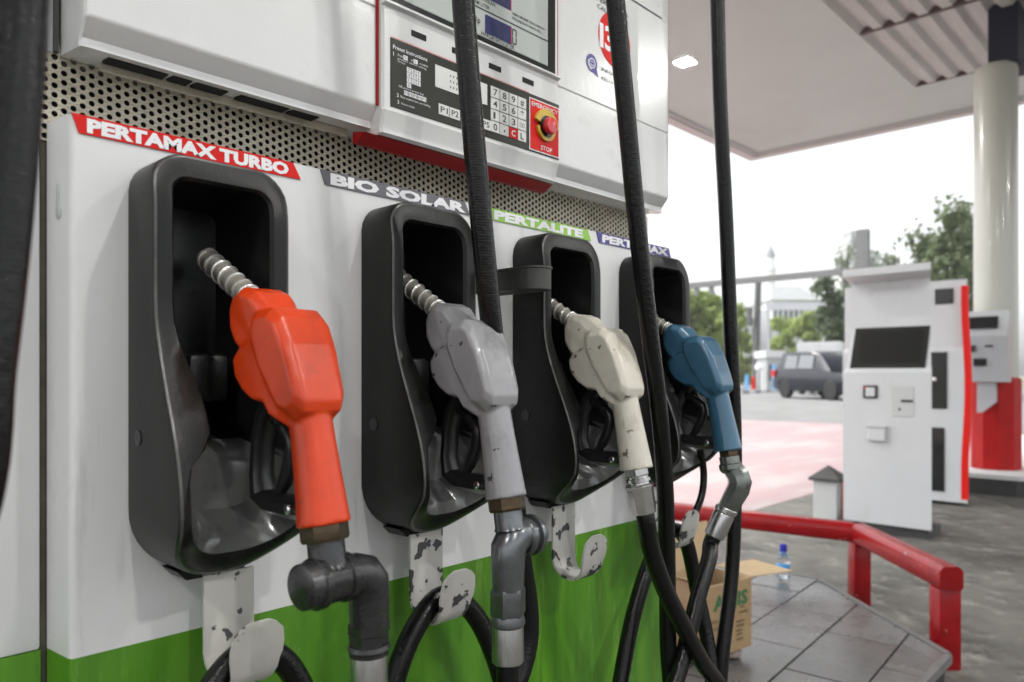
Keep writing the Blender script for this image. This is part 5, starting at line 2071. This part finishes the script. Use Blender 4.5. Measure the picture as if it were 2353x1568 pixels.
tree(1585, 46, 676, 'light green tree right beside the farthest boot', M_leafA, 0.75, 0.40, 22, 3200, 1)
tree(1636, 48, 684, 'light green tree just left of the farthest hose', M_leafA, 0.78, 0.38, 22, 3200, 2)
tree(1535, 50, 670, 'light green tree hidden behind the farthest boot', M_leafA, 0.75, 0.4, 14, 1500, 3)
tree(1715, 66, 790, 'low green tree between farthest hose and utility pole', M_leafA, 0.85, 0.6, 18, 1800, 4)
tree(1800, 62, 742, 'bushy green tree framed by the white portal', M_leafA, 0.85, 0.5, 20, 2600, 5)
tree(1850, 60, 728, 'tallest green tree framed by the white portal', M_leafA, 0.85, 0.5, 20, 2600, 6)
tree(1945, 54, 770, 'low light green tree between car and kiosk', M_leafA, 0.85, 0.5, 18, 2000, 7)
tree(1955, 34, 650, 'dark leaning tree left of the kiosk', M_leafC, 0.58, 0.085, 17, 1500, 8, lean=-1.25, leaf=0.19)
tree(2190, 29, 478, 'tall olive tree beside the white column', M_leafB, 0.72, 0.105, 22, 2000, 9, leaf=0.17)
tree(2122, 31, 535, 'olive tree over the right end of the kiosk', M_leafB, 0.66, 0.085, 13, 1100, 10, leaf=0.17)
tree(2236, 33, 500, 'olive tree behind the white column', M_leafB, 0.72, 0.12, 14, 1200, 11, leaf=0.18)
tree(2040, 90, 560, 'pale distant tree right of the grey towers', M_leafB, 0.45, 0.07, 9, 350, 12, leaf=0.35)
tree(1945, 95, 560, 'pale distant tree left of the grey stair tower', M_leafB, 0.5, 0.05, 9, 350, 13, leaf=0.35)

# hedge beyond the road
rr = random.Random(31)
vs, fs = [], []
for k in range(6000):
    u = rr.uniform(1560, 2240)
    o = far(u, rr.uniform(68, 74), 0.2 + rr.random() ** 0.8 * (2.6 + 0.9 * math.sin(u * 0.05) + 0.5 * math.sin(u * 0.17)))
    n_ = Vector((rr.uniform(-1, 0.2), rr.uniform(-1, 1), rr.uniform(0, 1))).normalized()
    t_ = n_.cross(Vector((rr.uniform(-1, 1), rr.uniform(-1, 1), rr.uniform(-1, 1)))).normalized()
    s_ = n_.cross(t_)
    l = rr.uniform(0.25, 0.5)
    i = len(vs)
    vs += [tuple(o - t_ * l), tuple(o + s_ * l * 0.5), tuple(o + t_ * l), tuple(o - s_ * l * 0.5)]
    fs.append([i, i + 1, i + 2, i + 3])
me = bpy.data.meshes.new('hedge')
me.from_pydata(vs, [], fs)
me.materials.append(M_leafA)
o = bpy.data.objects.new('hedge', me)
COL.objects.link(o)
o['kind'] = 'stuff'

# ------------------------------------------------------------------ humid air
b = B()
b.box(-450, 450, -450, 450, -1.05, 46)
hz = b.obj('haze', [], smooth=0)
m = bpy.data.materials.new('humid_air')
m.use_nodes = True
t = m.node_tree
t.nodes.remove(t.nodes['Principled BSDF'])
pv = t.nodes.new('ShaderNodeVolumePrincipled')
pv.inputs['Color'].default_value = (0.95, 0.97, 1.0, 1)
pv.inputs['Density'].default_value = 0.0009
pv.inputs['Anisotropy'].default_value = 0.2
t.links.new(pv.outputs[0], t.nodes['Material Output'].inputs['Volume'])
hz.data.materials.append(m)
hz['kind'] = 'stuff'
